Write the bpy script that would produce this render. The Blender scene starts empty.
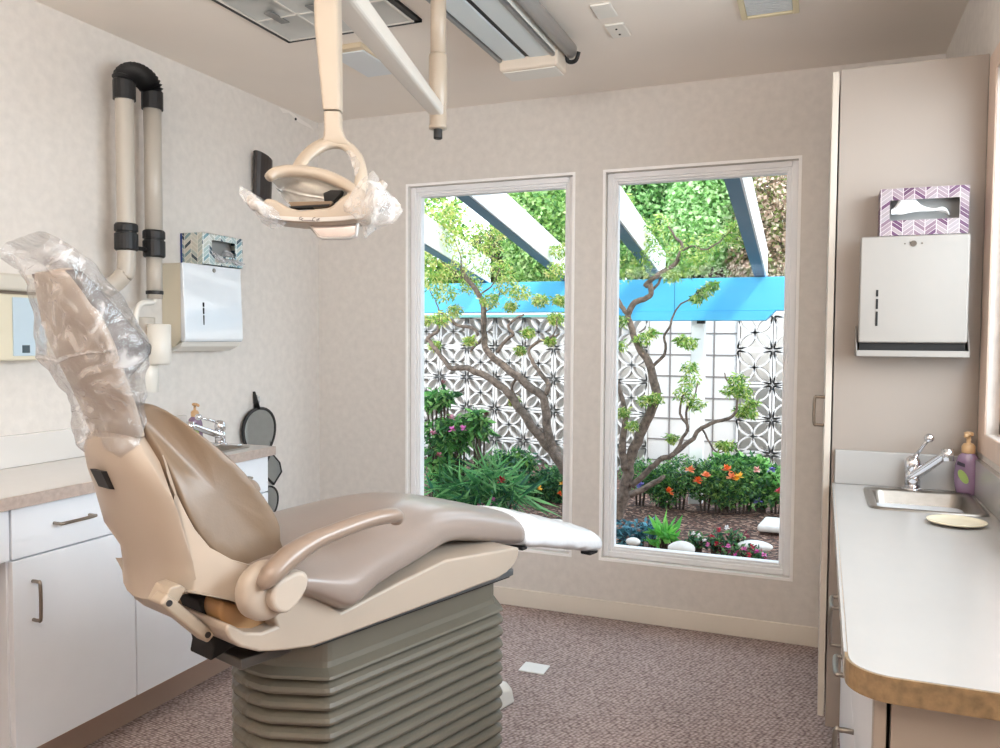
import bpy, bmesh, math, random
import numpy as np
from mathutils import Vector, Matrix, noise
random.seed(7)
PI = math.pi
COL = bpy.context.scene.collection

# ------------------------------------------------------------------ camera
F_PX, YAW, PITCH, ROLL = 804.9, 0.3804, -0.0442, 0.0063
CAM = Vector((2.5029, -3.6465, 1.307))
def cam_axes():
    r = Vector((math.cos(YAW), math.sin(YAW), 0)); f = Vector((-math.sin(YAW), math.cos(YAW), 0)); u = Vector((0, 0, 1))
    f2 = f*math.cos(PITCH)+u*math.sin(PITCH); u2 = u*math.cos(PITCH)-f*math.sin(PITCH)
    return r*math.cos(ROLL)+u2*math.sin(ROLL), u2*math.cos(ROLL)-r*math.sin(ROLL), f2
CR, CU, CF = cam_axes()
def direction(px, py): return CF + CR*((px-500)/F_PX) + CU*((374-py)/F_PX)
def at(px, py, d): return CAM + direction(px, py)*d                       # point at depth d
def on(px, py, axis, val):                                                # point on an axis plane
    d = direction(px, py); return CAM + d*((val-CAM[axis])/d[axis])
cd = bpy.data.cameras.new('camera'); co = bpy.data.objects.new('camera', cd); COL.objects.link(co)
cd.sensor_width = 36; cd.lens = F_PX*36/1000; cd.clip_start = .02
co.matrix_world = Matrix(((CR.x, CU.x, -CF.x, CAM.x), (CR.y, CU.y, -CF.y, CAM.y), (CR.z, CU.z, -CF.z, CAM.z), (0, 0, 0, 1)))
bpy.context.scene.camera = co

# ------------------------------------------------------------------ materials
def lin(c):
    return tuple(((x/255)/12.92 if x/255 <= .04045 else ((x/255+.055)/1.055)**2.4) for x in c)+(1,)
MATS = {}
def mat(name, rgb, rough=.5, metal=0, var=0, vscale=8, bump=0, bscale=60, spec=.5, trans=0, coat=0, sheen=0, rgb2=None, stretch=None):
    if name in MATS: return MATS[name]
    m = bpy.data.materials.new(name); m.use_nodes = True; nt = m.node_tree; N = nt.nodes; L = nt.links
    b = N['Principled BSDF']
    b.inputs['Base Color'].default_value = lin(rgb); b.inputs['Roughness'].default_value = rough
    b.inputs['Metallic'].default_value = metal; b.inputs['Specular IOR Level'].default_value = spec
    b.inputs['Transmission Weight'].default_value = trans; b.inputs['Coat Weight'].default_value = coat
    tc = N.new('ShaderNodeTexCoord'); src = tc.outputs['Object']
    if stretch:
        mp = N.new('ShaderNodeMapping'); mp.inputs['Scale'].default_value = stretch; L.new(src, mp.inputs['Vector']); src = mp.outputs['Vector']
    n = N.new('ShaderNodeTexNoise'); n.inputs['Scale'].default_value = vscale; n.inputs['Detail'].default_value = 4
    L.new(src, n.inputs['Vector'])
    r = N.new('ShaderNodeValToRGB'); c = lin(rgb)
    v = max(var, .015)
    r.color_ramp.elements[0].position = .3; r.color_ramp.elements[1].position = .7
    if rgb2: r.color_ramp.elements[0].color = lin(rgb2); r.color_ramp.elements[1].color = c
    else:
        r.color_ramp.elements[0].color = tuple(x*(1-v) for x in c[:3])+(1,)
        r.color_ramp.elements[1].color = tuple(min(1, x*(1+v)) for x in c[:3])+(1,)
    L.new(n.outputs['Fac'], r.inputs['Fac']); L.new(r.outputs['Color'], b.inputs['Base Color'])
    if bump:
        n2 = N.new('ShaderNodeTexNoise'); n2.inputs['Scale'].default_value = bscale; n2.inputs['Detail'].default_value = 3
        L.new(src, n2.inputs['Vector'])
        bp = N.new('ShaderNodeBump'); bp.inputs['Strength'].default_value = bump; bp.inputs['Distance'].default_value = .01
        L.new(n2.outputs['Fac'], bp.inputs['Height']); L.new(bp.outputs['Normal'], b.inputs['Normal'])
    MATS[name] = m; return m

def film_mat(name, tint, opac, bscale=26):                     # crinkled clear plastic film
    m = bpy.data.materials.new(name); m.use_nodes = True; nt = m.node_tree; N = nt.nodes; L = nt.links
    N.remove(N['Principled BSDF']); out = N['Material Output']
    t = N.new('ShaderNodeBsdfTransparent'); d = N.new('ShaderNodeBsdfDiffuse'); g = N.new('ShaderNodeBsdfGlossy')
    t.inputs['Color'].default_value = (.97, .97, .98, 1)
    d.inputs['Color'].default_value = lin(tint); g.inputs['Roughness'].default_value = .12
    tc = N.new('ShaderNodeTexCoord'); n = N.new('ShaderNodeTexNoise'); n.inputs['Scale'].default_value = bscale; n.inputs['Detail'].default_value = 5
    n.inputs['Distortion'].default_value = 1.2
    L.new(tc.outputs['Object'], n.inputs['Vector'])
    bp = N.new('ShaderNodeBump'); bp.inputs['Strength'].default_value = .9; bp.inputs['Distance'].default_value = .012
    L.new(n.outputs['Fac'], bp.inputs['Height']); L.new(bp.outputs['Normal'], g.inputs['Normal'])
    lw = N.new('ShaderNodeLayerWeight'); lw.inputs['Blend'].default_value = .35; L.new(bp.outputs['Normal'], lw.inputs['Normal'])
    r = N.new('ShaderNodeMath'); r.operation = 'MULTIPLY_ADD'; r.inputs[1].default_value = .42; r.inputs[2].default_value = .03
    L.new(lw.outputs['Fresnel'], r.inputs[0])
    n3 = N.new('ShaderNodeTexNoise'); n3.inputs['Scale'].default_value = bscale*.6; n3.inputs['Detail'].default_value = 6; n3.inputs['Distortion'].default_value = 2.5
    L.new(tc.outputs['Object'], n3.inputs['Vector'])
    rp = N.new('ShaderNodeValToRGB'); rp.color_ramp.elements[0].position = .47; rp.color_ramp.elements[1].position = .72
    rp.color_ramp.elements[0].color = (opac, opac, opac, 1); rp.color_ramp.elements[1].color = (min(1, opac+.38),)*3+(1,)
    L.new(n3.outputs['Fac'], rp.inputs['Fac'])
    a = N.new('ShaderNodeMixShader'); L.new(rp.outputs['Color'], a.inputs[0]); L.new(t.outputs[0], a.inputs[1]); L.new(d.outputs[0], a.inputs[2])
    b = N.new('ShaderNodeMixShader'); L.new(r.outputs[0], b.inputs[0]); L.new(a.outputs[0], b.inputs[1]); L.new(g.outputs[0], b.inputs[2])
    L.new(b.outputs[0], out.inputs[0]); return m

def pane_mat(name, refl=.12):
    m = bpy.data.materials.new(name); m.use_nodes = True; nt = m.node_tree; N = nt.nodes; L = nt.links
    N.remove(N['Principled BSDF']); out = N['Material Output']
    t = N.new('ShaderNodeBsdfTransparent'); g = N.new('ShaderNodeBsdfGlossy'); g.inputs['Roughness'].default_value = .02
    t.inputs['Color'].default_value = (.97, .985, .98, 1)
    f = N.new('ShaderNodeFresnel'); f.inputs['IOR'].default_value = 1.4
    k = N.new('ShaderNodeMath'); k.operation = 'MULTIPLY'; k.inputs[1].default_value = refl; L.new(f.outputs[0], k.inputs[0])
    a = N.new('ShaderNodeMixShader'); L.new(k.outputs[0], a.inputs[0]); L.new(t.outputs[0], a.inputs[1]); L.new(g.outputs[0], a.inputs[2])
    L.new(a.outputs[0], out.inputs[0]); return m

def leaf_mat(name, rough=.55):
    m = bpy.data.materials.new(name); m.use_nodes = True; nt = m.node_tree; N = nt.nodes; L = nt.links
    b = N['Principled BSDF']; b.inputs['Roughness'].default_value = rough; out = N['Material Output']
    a = N.new('ShaderNodeAttribute'); a.attribute_name = 'tint'; L.new(a.outputs['Color'], b.inputs['Base Color'])
    tr = N.new('ShaderNodeBsdfTranslucent'); L.new(a.outputs['Color'], tr.inputs['Color'])
    mx = N.new('ShaderNodeMixShader'); mx.inputs[0].default_value = .4
    L.new(b.outputs[0], mx.inputs[1]); L.new(tr.outputs[0], mx.inputs[2]); L.new(mx.outputs[0], out.inputs[0]); return m

def chevron_mat(name, cols, cw, bh, line, ax=(0, 2), off=(0, 0)):
    """chevron stripes: zigzag of coloured bars with thin pale lines, from object coordinates"""
    m = bpy.data.materials.new(name); m.use_nodes = True; nt = m.node_tree; N = nt.nodes; L = nt.links; b = N['Principled BSDF']
    b.inputs['Roughness'].default_value = .35
    def math_(op, a, c=None):
        n = N.new('ShaderNodeMath'); n.operation = op
        for i, v in enumerate((a, c)):
            if v is None: continue
            if isinstance(v, (int, float)): n.inputs[i].default_value = v
            else: L.new(v, n.inputs[i])
        return n.outputs[0]
    tc = N.new('ShaderNodeTexCoord'); s = N.new('ShaderNodeSeparateXYZ'); L.new(tc.outputs['Object'], s.inputs[0])
    p = math_('DIVIDE', math_('ADD', s.outputs[ax[0]], off[0]+50*cw), cw); q = math_('ADD', s.outputs[ax[1]], off[1])
    pf = math_('FRACT', p); pi_ = math_('FLOOR', p)
    odd = math_('MODULO', pi_, 2)
    # slope sign alternates per column
    tri = math_('ABSOLUTE', math_('SUBTRACT', odd, pf))
    w = math_('ADD', math_('DIVIDE', q, bh), math_('MULTIPLY', tri, .75*cw/bh)); w = math_('ADD', w, 40)
    wf = math_('FRACT', w); wi = math_('FLOOR', w)
    h = N.new('ShaderNodeTexWhiteNoise'); h.noise_dimensions = '2D'; cb = N.new('ShaderNodeCombineXYZ'); L.new(pi_, cb.inputs[0]); L.new(wi, cb.inputs[1]); L.new(cb.outputs[0], h.inputs['Vector'])
    r = N.new('ShaderNodeValToRGB'); r.color_ramp.interpolation = 'CONSTANT'
    while len(r.color_ramp.elements) < len(cols): r.color_ramp.elements.new(.5)
    for i, c in enumerate(cols): r.color_ramp.elements[i].position = i/len(cols); r.color_ramp.elements[i].color = lin(c)
    L.new(h.outputs['Value'], r.inputs['Fac'])
    g = math_('MAXIMUM', math_('LESS_THAN', wf, .13), math_('LESS_THAN', pf, .07))
    mx = N.new('ShaderNodeMix'); mx.data_type = 'RGBA'; L.new(g, mx.inputs[0]); L.new(r.outputs[0], mx.inputs[6]); mx.inputs[7].default_value = lin(line)
    L.new(mx.outputs[2], b.inputs['Base Color']); return m

# ------------------------------------------------------------------ mesh helpers
def box(bm, x0, x1, y0, y1, z0, z1):
    v = [bm.verts.new((x, y, z)) for z in (z0, z1) for (x, y) in ((x0, y0), (x1, y0), (x1, y1), (x0, y1))]
    for f in ((3, 2, 1, 0), (4, 5, 6, 7), (0, 1, 5, 4), (1, 2, 6, 5), (2, 3, 7, 6), (3, 0, 4, 7)): bm.faces.new([v[i] for i in f])
def B(*a):
    bm = bmesh.new(); box(bm, *a); return bm
def prism(bm, pts, vec):
    vec = Vector(vec); a = [bm.verts.new(p) for p in pts]; b = [bm.verts.new(Vector(p)+vec) for p in pts]; n = len(pts)
    bm.faces.new(a[::-1]); bm.faces.new(b)
    for i in range(n): bm.faces.new((a[i], a[(i+1) % n], b[(i+1) % n], b[i]))
def loft(bm, rings, caps=True, closed=True):
    R = [[bm.verts.new(p) for p in r] for r in rings]; n = len(rings[0])
    for i in range(len(R)-1):
        for j in range(n if closed else n-1):
            k = (j+1) % n; bm.faces.new((R[i][j], R[i][k], R[i+1][k], R[i+1][j]))
    if caps: bm.faces.new(R[0][::-1]); bm.faces.new(R[-1])
def smoothpath(pts, n=6):
    P = [Vector(p) for p in pts]; out = []
    for i in range(len(P)-1):
        p0 = P[max(i-1, 0)]; p1 = P[i]; p2 = P[i+1]; p3 = P[min(i+2, len(P)-1)]
        for k in range(n):
            t = k/n; out.append(.5*((2*p1)+(p2-p0)*t+(2*p0-5*p1+4*p2-p3)*t*t+(3*p1-p0-3*p2+p3)*t**3))
    out.append(P[-1]); return out
def tube(bm, pts, r, seg=12, caps=True, squash=None):
    pts = [Vector(p) for p in pts]; n = len(pts); rings = []; up = None
    for i, p in enumerate(pts):
        t = (pts[min(i+1, n-1)]-pts[max(i-1, 0)]).normalized()
        if up is None:
            up = Vector((0, 0, 1)) if abs(t.z) < .9 else Vector((1, 0, 0))
        a = (up - t*up.dot(t)).normalized(); b = t.cross(a); up = a
        if isinstance(r, (list, tuple)):
            f = i/(n-1)*(len(r)-1); k = min(int(f), len(r)-2); rr = r[k]+(r[k+1]-r[k])*(f-k)
        else: rr = r
        sa, sb = squash if squash else (1, 1)
        rings.append([p+a*math.cos(2*PI*j/seg)*rr*sa+b*math.sin(2*PI*j/seg)*rr*sb for j in range(seg)])
    loft(bm, rings, caps)
def lathe(bm, prof, c, axis='z', seg=24):
    c = Vector(c); rings = []
    for r, h in prof:
        ring = []
        for j in range(seg):
            a = 2*PI*j/seg; x, y = r*math.cos(a), r*math.sin(a)
            o = {'z': (x, y, h), 'y': (x, h, -y), 'x': (h, x, y)}[axis]
            ring.append(c+Vector(o))
        rings.append(ring)
    loft(bm, rings)
def obj(name, bm, m, parent=None, bevel=0, seg=2, sub=0, smooth=None, solid=0):
    me = bpy.data.meshes.new(name)
    if isinstance(bm, bmesh.types.BMesh):
        bmesh.ops.recalc_face_normals(bm, faces=bm.faces); bm.to_mesh(me); bm.free()
    else: me.from_pydata(*bm)
    o = bpy.data.objects.new(name, me); COL.objects.link(o)
    for q in (m if isinstance(m, (list, tuple)) else [m]): me.materials.append(q)
    if solid:
        x = o.modifiers.new('solid', 'SOLIDIFY'); x.thickness = solid; x.offset = 0
    if bevel:
        x = o.modifiers.new('bevel', 'BEVEL'); x.width = bevel; x.segments = seg; x.limit_method = 'ANGLE'; x.angle_limit = .5
    if sub:
        x = o.modifiers.new('sub', 'SUBSURF'); x.levels = x.render_levels = sub
    if smooth is None: smooth = bool(sub or bevel)
    if smooth:
        for p in me.polygons: p.use_smooth = True
        if bevel and not sub:
            x = o.modifiers.new('wn', 'WEIGHTED_NORMAL'); x.keep_sharp = True
    if parent is not None:
        o.parent = parent
        if parent.get('_world'): o.matrix_parent_inverse = Matrix.Translation(-parent.location)
    return o
def tag(o, label=None, cat=None, group=None, kind=None):
    if label: o['label'] = label
    if cat: o['category'] = cat
    if group: o['group'] = group
    if kind: o['kind'] = kind
    return o
def thing(name, label, cat, loc=(0, 0, 0), rz=0, group=None, local=False):
    o = bpy.data.objects.new(name, None); COL.objects.link(o); o.location = loc; o.rotation_euler = (0, 0, rz); o.empty_display_size = .05
    if not local: o['_world'] = 1
    return tag(o, label, cat, group)
def struct(name, bm, m, parent=None, **k):
    o = obj(name, bm, m, parent, **k)
    if parent is None: o['kind'] = 'structure'
    return o
def copy_tree(o, parent=None):
    c = o.copy(); COL.objects.link(c)
    if parent is not None: c.parent = parent
    for ch in list(o.children): copy_tree(ch, c)
    return c

M_WALL = mat('wallpaper', (218, 212, 206), .8, var=.05, vscale=28, bump=.05, bscale=90)
M_CEIL = mat('ceiling_paint', (236, 227, 217), .9, var=.015, vscale=3)
M_TRIM = mat('painted_trim', (230, 222, 210), .5)
M_VINYL = mat('window_vinyl', (240, 239, 240), .55)
M_LAM = mat('white_laminate', (232, 235, 240), .32, var=.01)
M_LAMR = mat('grey_laminate', (154, 143, 134), .4, var=.015, vscale=2)
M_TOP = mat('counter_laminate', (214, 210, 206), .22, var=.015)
M_TOP_SHADED = mat('counter_laminate_shaded', (168, 165, 162), .22, var=.015)  # counter laminate again, darkened to paint the shade on the right run
M_EDGE = mat('counter_edge_grey', (176, 160, 150), .45, var=.12, vscale=60)
M_EDGEB = mat('counter_edge_brown', (134, 110, 80), .45, var=.3, vscale=70)
M_KICK = mat('toe_kick_tan', (176, 152, 136), .5)
M_CHROME = mat('chrome', (225, 225, 228), .08, 1)
M_STEEL = mat('brushed_steel', (150, 143, 135), .36, 1, var=.08, vscale=40, stretch=(1, 12, 1))
M_BRASS = mat('satin_handle', (150, 138, 126), .3, 1)
M_BLACK = mat('black_rubber', (22, 20, 21), .5)
M_DARK = mat('dark_gap', (18, 15, 13), .8)
M_CREAM = mat('cream_plastic', (216, 202, 186), .38, var=.01)
M_WPL = mat('white_plastic', (226, 222, 214), .35)
M_SHELL = mat('shaded_shell_plastic', (168, 153, 138), .4, var=.01)  # shell colour darkened to paint the chair's unlit near side
M_VIN = mat('taupe_vinyl', (141, 126, 117), .3, var=.04, vscale=5, bump=.03, bscale=220, coat=.15)
M_VIN_SHADED = mat('taupe_vinyl_shaded', (118, 98, 79), .38, var=.04, vscale=5, bump=.03, bscale=220)  # upholstery browned to paint shade on the back cushion
M_PAD = mat('headrest_vinyl', (66, 56, 51), .45)
M_BELL = mat('bellows_rubber', (98, 92, 80), .45, var=.05, vscale=6)
M_FILM = film_mat('clear_plastic_film', (236, 232, 230), .1)
M_FILM2 = film_mat('white_plastic_film', (240, 241, 244), .3, 40)
M_GLASS = pane_mat('window_glass')
# ------------------------------------------------------------------ room shell
H = 2.44; XW = 2.93; YB = -4.7
W1 = (.537, 1.405); W2 = (1.562, 2.395); WZ = (.282, 2.072)
def carpet():
    m = bpy.data.materials.new('loop_carpet'); m.use_nodes = True; nt = m.node_tree; N = nt.nodes; L = nt.links; b = N['Principled BSDF']
    b.inputs['Roughness'].default_value = .95; b.inputs['Specular IOR Level'].default_value = .1
    tc = N.new('ShaderNodeTexCoord'); mp = N.new('ShaderNodeMapping'); mp.inputs['Rotation'].default_value = (0, 0, .25); mp.inputs['Scale'].default_value = (70, 100, 70)
    L.new(tc.outputs['Object'], mp.inputs[0])
    v = N.new('ShaderNodeTexVoronoi'); v.inputs['Scale'].default_value = 1; v.inputs['Randomness'].default_value = .45; L.new(mp.outputs[0], v.inputs['Vector'])
    r = N.new('ShaderNodeValToRGB'); r.color_ramp.elements[0].position = .1; r.color_ramp.elements[1].position = .75
    r.color_ramp.elements[0].color = lin((222, 203, 196)); r.color_ramp.elements[1].color = lin((126, 106, 103))
    L.new(v.outputs['Distance'], r.inputs['Fac'])
    n = N.new('ShaderNodeTexNoise'); n.inputs['Scale'].default_value = 3; L.new(tc.outputs['Object'], n.inputs['Vector'])
    mx = N.new('ShaderNodeMix'); mx.data_type = 'RGBA'; mx.blend_type = 'MULTIPLY'; mx.inputs[0].default_value = .25
    L.new(r.outputs[0], mx.inputs[6]); L.new(n.outputs['Fac'], mx.inputs[7]); L.new(mx.outputs[2], b.inputs['Base Color'])
    bp = N.new('ShaderNodeBump'); bp.inputs['Strength'].default_value = .6; bp.inputs['Distance'].default_value = .006; bp.invert = True
    L.new(v.outputs['Distance'], bp.inputs['Height']); L.new(bp.outputs[0], b.inputs['Normal']); return m
struct('floor', B(-.15, XW+.15, YB, .15, -.1, 0), carpet())
struct('ceiling', B(-.15, XW+.15, YB, .15, H, H+.12), M_CEIL)
struct('wall_left', B(-.15, 0, YB, .15, 0, H), M_WALL)
bm = bmesh.new()
T = .15
for a in ((0, W1[0], 0, H), (W1[1], W2[0], 0, H), (W2[1], XW, 0, H), (*W1, 0, WZ[0]), (*W2, 0, WZ[0]), (*W1, WZ[1], H), (*W2, WZ[1], H)):
    box(bm, a[0], a[1], 0, T, a[2], a[3])
struct('wall_back', bm, M_WALL)
# right wall with a side window over the counter
RW = (-2.95, -1.085, 1.05, 2.05)
bm = bmesh.new()
for a in ((YB, RW[0], 0, H), (RW[1], .15, 0, H), (RW[0], RW[1], 0, RW[2]), (RW[0], RW[1], RW[3], H)): box(bm, XW, XW+.15, a[0], a[1], a[2], a[3])
struct('wall_right', bm, M_WALL)
struct('wall_front', B(-.15, XW+.15, YB-.12, YB, 0, H), M_WALL)
struct('roof_sunblock', B(-.6, 4.9, YB-.6, .35, H+.14, H+.26), mat('roof_felt', (90, 88, 86), .9))  # right overhang stretched out to block sun from the side window
struct('baseboard_back', B(0, XW, -.012, 0, 0, .085), M_TRIM, bevel=.004)
struct('baseboard_left', B(0, .012, -.99, -.012, 0, .085), M_TRIM, bevel=.004)

def ring_frame(bm, x0, x1, z0, z1, w, y0, y1):
    box(bm, x0, x0+w, y0, y1, z0, z1); box(bm, x1-w, x1, y0, y1, z0, z1)
    box(bm, x0+w, x1-w, y0, y1, z0, z0+w); box(bm, x0+w, x1-w, y0, y1, z1-w, z1)
for i, (x0, x1) in enumerate((W1, W2)):
    t = bpy.data.objects.new('window_%d' % (i+1), None); COL.objects.link(t); t.location = ((x0+x1)/2, .05, WZ[0]); t['kind'] = 'structure'; t['_world'] = 1
    z0, z1 = WZ
    bm = bmesh.new(); ring_frame(bm, x0+.001, x1-.001, z0+.001, z1-.001, .026, .028, .11); obj('window_frame', bm, M_VINYL, t, bevel=.004)
    bm = bmesh.new(); ring_frame(bm, x0+.025, x1-.025, z0+.025, z1-.025, .015, .036, .1); obj('window_sash', bm, M_VINYL, t, bevel=.004)
    bm = bmesh.new(); ring_frame(bm, x0+.039, x1-.039, z0+.039, z1-.039, .010, .044, .09); obj('glazing_bead', bm, M_VINYL, t, bevel=.003)
    obj('pane', B(x0+.047, x1-.047, .062, .066, z0+.047, z1-.047), M_GLASS, t)
    # plaster corner bead round the opening, whitened to paint sunlight on the reveal
    bm = bmesh.new()
    ring_frame(bm, x0-.012, x1+.012, z0-.012, z1+.012, .0125, -.003, .0)
    struct('trim_%d' % (i+1), bm, mat('sunlit_corner_bead', (252, 250, 248), .5))
t = bpy.data.objects.new('window_3', None); COL.objects.link(t); t.location = (XW, -2, RW[2]); t['kind'] = 'structure'; t['_world'] = 1
bm = bmesh.new()
for (y0, y1, z0, z1) in ((RW[0]-.07, RW[0], RW[2]-.06, RW[3]+.06), (RW[1], RW[1]+.1, RW[2]-.06, RW[3]+.06), (RW[0], RW[1], RW[2]-.06, RW[2]), (RW[0], RW[1], RW[3], RW[3]+.06)):
    box(bm, XW-.005, XW, y0, y1, z0, z1)
obj('window_casing', bm, mat('pale_wood_trim', (214, 192, 176), .5, var=.06, vscale=20, stretch=(1, 1, .1)), t, bevel=.004)
bm = bmesh.new()
for (y0, y1, z0, z1) in ((RW[0], RW[0]+.04, RW[2], RW[3]), (RW[1]-.04, RW[1], RW[2], RW[3]), (RW[0], RW[1], RW[2], RW[2]+.04), (RW[0], RW[1], RW[3]-.04, RW[3]), (-2.03, -1.99, RW[2], RW[3])):
    box(bm, XW+.03, XW+.08, y0, y1, z0, z1)
obj('window_frame', bm, mat('brown_sash', (168, 128, 110), .5), t, bevel=.004)
obj('pane', B(XW+.05, XW+.054, RW[0]+.04, RW[1]-.04, RW[2]+.04, RW[3]-.04), M_GLASS, t)

# ------------------------------------------------------------------ cabinets
def pull(parent, p, along, out, ln=.1, pr=.03, r=.005, m=None):
    a = Vector(along).normalized(); o = Vector(out).normalized(); p = Vector(p)
    pts = [p-a*ln/2, p-a*ln/2+o*pr*.7, p-a*ln*.42+o*pr, p+a*ln*.42+o*pr, p+a*ln/2+o*pr*.7, p+a*ln/2]
    bm = bmesh.new(); tube(bm, smoothpath(pts, 4), r, 10); return obj('handle', bm, m or M_BRASS, parent, smooth=True)
XF = .45
# left run: drawer + door bays
t = thing('base_cabinet', 'white laminate base cabinet with doors and drawers along the left wall behind the dental chair', 'cabinet', (.22, -1.55, 0))
obj('carcass', B(0, XF-.02, -2.118, -1.01, .13, .832), M_LAM, t)
obj('toe_kick', B(.0, .352, -2.118, -1.01, 0, .13), M_KICK, t)
obj('toe_rail', B(.352, .425, -2.118, -1.01, .108, .13), M_KICK, t)
for (y0, y1) in ((-2.113, -1.69), (-1.685, -1.362), (-1.357, -1.012)):
    d = obj('drawer', B(XF-.019, XF, y0, y1, .689, .829), M_LAM, t, bevel=.002)
    pull(d, (XF, (y0+y1)/2-.02, .765), (0, 1, 0), (1, 0, 0), .12)
    d = obj('door', B(XF-.019, XF, y0, y1, .133, .684), M_LAM, t, bevel=.002)
    pull(d, (XF, y0+.06, .56), (0, 0, 1), (1, 0, 0), .11)
t = thing('desk_drawer', 'white drawer over the open knee space at the left edge of the left counter', 'drawer', (.22, -2.4, .7))
obj('drawer_box', B(.03, XF-.02, -2.74, -2.118, .69, .834), M_LAM, t)
d = obj('drawer_front', B(XF-.019, XF, -2.738, -2.12, .689, .829), M_LAM, t, bevel=.002)
pull(d, (XF, -2.42, .765), (0, 1, 0), (1, 0, 0), .12)
struct('trim_3', B(0, .018, -2.74, -2.12, 0, .70), mat('knee_space_panel', (176, 150, 126), .6))
t = thing('base_cabinet', 'white pedestal base cabinet beyond the knee space at the near end of the left counter', 'cabinet', (.22, -2.9, 0))
obj('carcass', B(0, XF-.02, -3.1, -2.742, 0, .832), M_LAM, t); d = obj('door', B(XF-.019, XF, -3.1, -2.745, .133, .829), M_LAM, t, bevel=.002)
pull(d, (XF, -2.8, .6), (0, 0, 1), (1, 0, 0), .11)
def slab_hole(bm, x0, x1, y0, y1, hx0, hx1, hy0, hy1, z0, z1):
    xs = [x0, hx0, hx1, x1]; ys = [y0, hy0, hy1, y1]; V = {}
    for k, z in enumerate((z0, z1)):
        for i, x in enumerate(xs):
            for j, y in enumerate(ys): V[i, j, k] = bm.verts.new((x, y, z))
    for i in range(3):
        for j in range(3):
            if (i, j) == (1, 1): continue
            for k in (0, 1): bm.faces.new([V[i, j, k], V[i+1, j, k], V[i+1, j+1, k], V[i, j+1, k]])
    def q(a, b): bm.faces.new([V[a+(0,)], V[b+(0,)], V[b+(1,)], V[a+(1,)]])
    for i in range(3): q((i, 0), (i+1, 0)); q((i, 3), (i+1, 3)); q((0, i), (0, i+1)); q((3, i), (3, i+1))
    q((1, 1), (2, 1)); q((1, 2), (2, 2)); q((1, 1), (1, 2)); q((2, 1), (2, 2))
LSX = (.08, .40); LSY = (-1.47, -1.07)
t = thing('countertop', 'long pale countertop with grey edge along the left wall', 'countertop', (.23, -2, .835))
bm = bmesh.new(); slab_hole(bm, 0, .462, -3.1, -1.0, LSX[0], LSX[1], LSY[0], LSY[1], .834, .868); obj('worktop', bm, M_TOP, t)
bm = bmesh.new(); box(bm, .462, .472, -3.1, -.99, .834, .868); box(bm, 0, .462, -1.0, -.99, .834, .868); obj('edge_band', bm, M_EDGE, t)
obj('backsplash', B(0, .02, -3.1, -.99, .868, .975), M_TOP, t, bevel=.004)
def sink(label, x0, x1, y0, y1, z, dep=.19, loc=None):
    """pressed steel bowl: rim, rounded walls, floor, drain"""
    t = thing('sink', label, 'sink', ((x0+x1)/2, (y0+y1)/2, z-dep))
    def rr(ax0, ax1, ay0, ay1, r, zz, n=5):
        out = []
        for cx, cy, a0 in ((ax1-r, ay1-r, 0), (ax0+r, ay1-r, PI/2), (ax0+r, ay0+r, PI), (ax1-r, ay0+r, 1.5*PI)):
            for k in range(n+1): a = a0+PI/2*k/n; out.append((cx+r*math.cos(a), cy+r*math.sin(a), zz))
        return out
    bm = bmesh.new()
    loft(bm, [rr(x0-.018, x1+.018, y0-.018, y1+.018, .035, z+.0005), rr(x0-.016, x1+.016, y0-.016, y1+.016, .034, z+.005), rr(x0-.002, x1+.002, y0-.002, y1+.002, .03, z+.005),
              rr(x0+.006, x1-.006, y0+.006, y1-.006, .03, z-.002), rr(x0+.014, x1-.014, y0+.014, y1-.014, .045, z-dep*.8), rr(x0+.03, x1-.03, y0+.03, y1-.03, .05, z-dep*.97), rr(x0+.08, x1-.08, y0+.08, y1-.08, .03, z-dep)], caps=False)
    bm.faces.new([v for v in bm.verts][-24:])
    obj('bowl', bm, M_STEEL, t, smooth=True)
    bm = bmesh.new(); lathe(bm, [(.03, 0), (.034, .003), (.03, .006), (.018, .004), (.0, .002)][:4], ((x0+x1)/2, (y0+y1)/2, z-dep)); obj('drain', bm, M_CHROME, t, smooth=True)
    return t
sink('stainless steel sink set into the left counter behind the dental chair', LSX[0]+.004, LSX[1]-.004, LSY[0]+.004, LSY[1]-.004, .868)
def faucet(label, base, ang, spout=.13, rise=.07, lever_d=None):
    """single lever tap: base, body, spout rising out over the bowl, ball ended lever"""
    x, y, z = base; t = thing('faucet', label, 'faucet', base); d = Vector((math.cos(ang), math.sin(ang), 0))
    bm = bmesh.new(); lathe(bm, [(.03, 0), (.03, .006), (.022, .01)], base); obj('escutcheon', bm, M_CHROME, t, smooth=True)
    bm = bmesh.new(); lathe(bm, [(.021, .008), (.021, .05), (.018, .054), (.018, .058), (.022, .062), (.022, .08), (.018, .094), (.008, .101)], base); obj('body', bm, M_CHROME, t, smooth=True)
    s0 = Vector(base)+Vector((0, 0, .038)); s1 = s0+d*spout+Vector((0, 0, rise))
    bm = bmesh.new(); tube(bm, smoothpath([s0, s0+(s1-s0)*.5, s1], 5), [.019, .016, .013], 12, squash=(.8, 1.15)); obj('spout', bm, M_CHROME, t, smooth=True)
    bm = bmesh.new(); tube(bm, [s1+d*.0+Vector((0, 0, .014)), s1+d*.004-Vector((0, 0, .02))], .0155, 14); obj('aerator', bm, M_CHROME, t, smooth=True)
    l0 = Vector(base)+Vector((0, 0, .09)); l1 = l0+(lever_d or (d*.06+Vector((0, 0, .06))))
    bm = bmesh.new(); tube(bm, [l0, l0+(l1-l0)*.6, l1], [.008, .005, .005], 10)
    obj('lever', bm, M_CHROME, t, smooth=True)
    bm = bmesh.new(); bmesh.ops.create_uvsphere(bm, u_segments=14, v_segments=8, radius=.0135, matrix=Matrix.Translation(l1)); obj('lever_ball', bm, M_CHROME, t, smooth=True)
    return t
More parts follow.
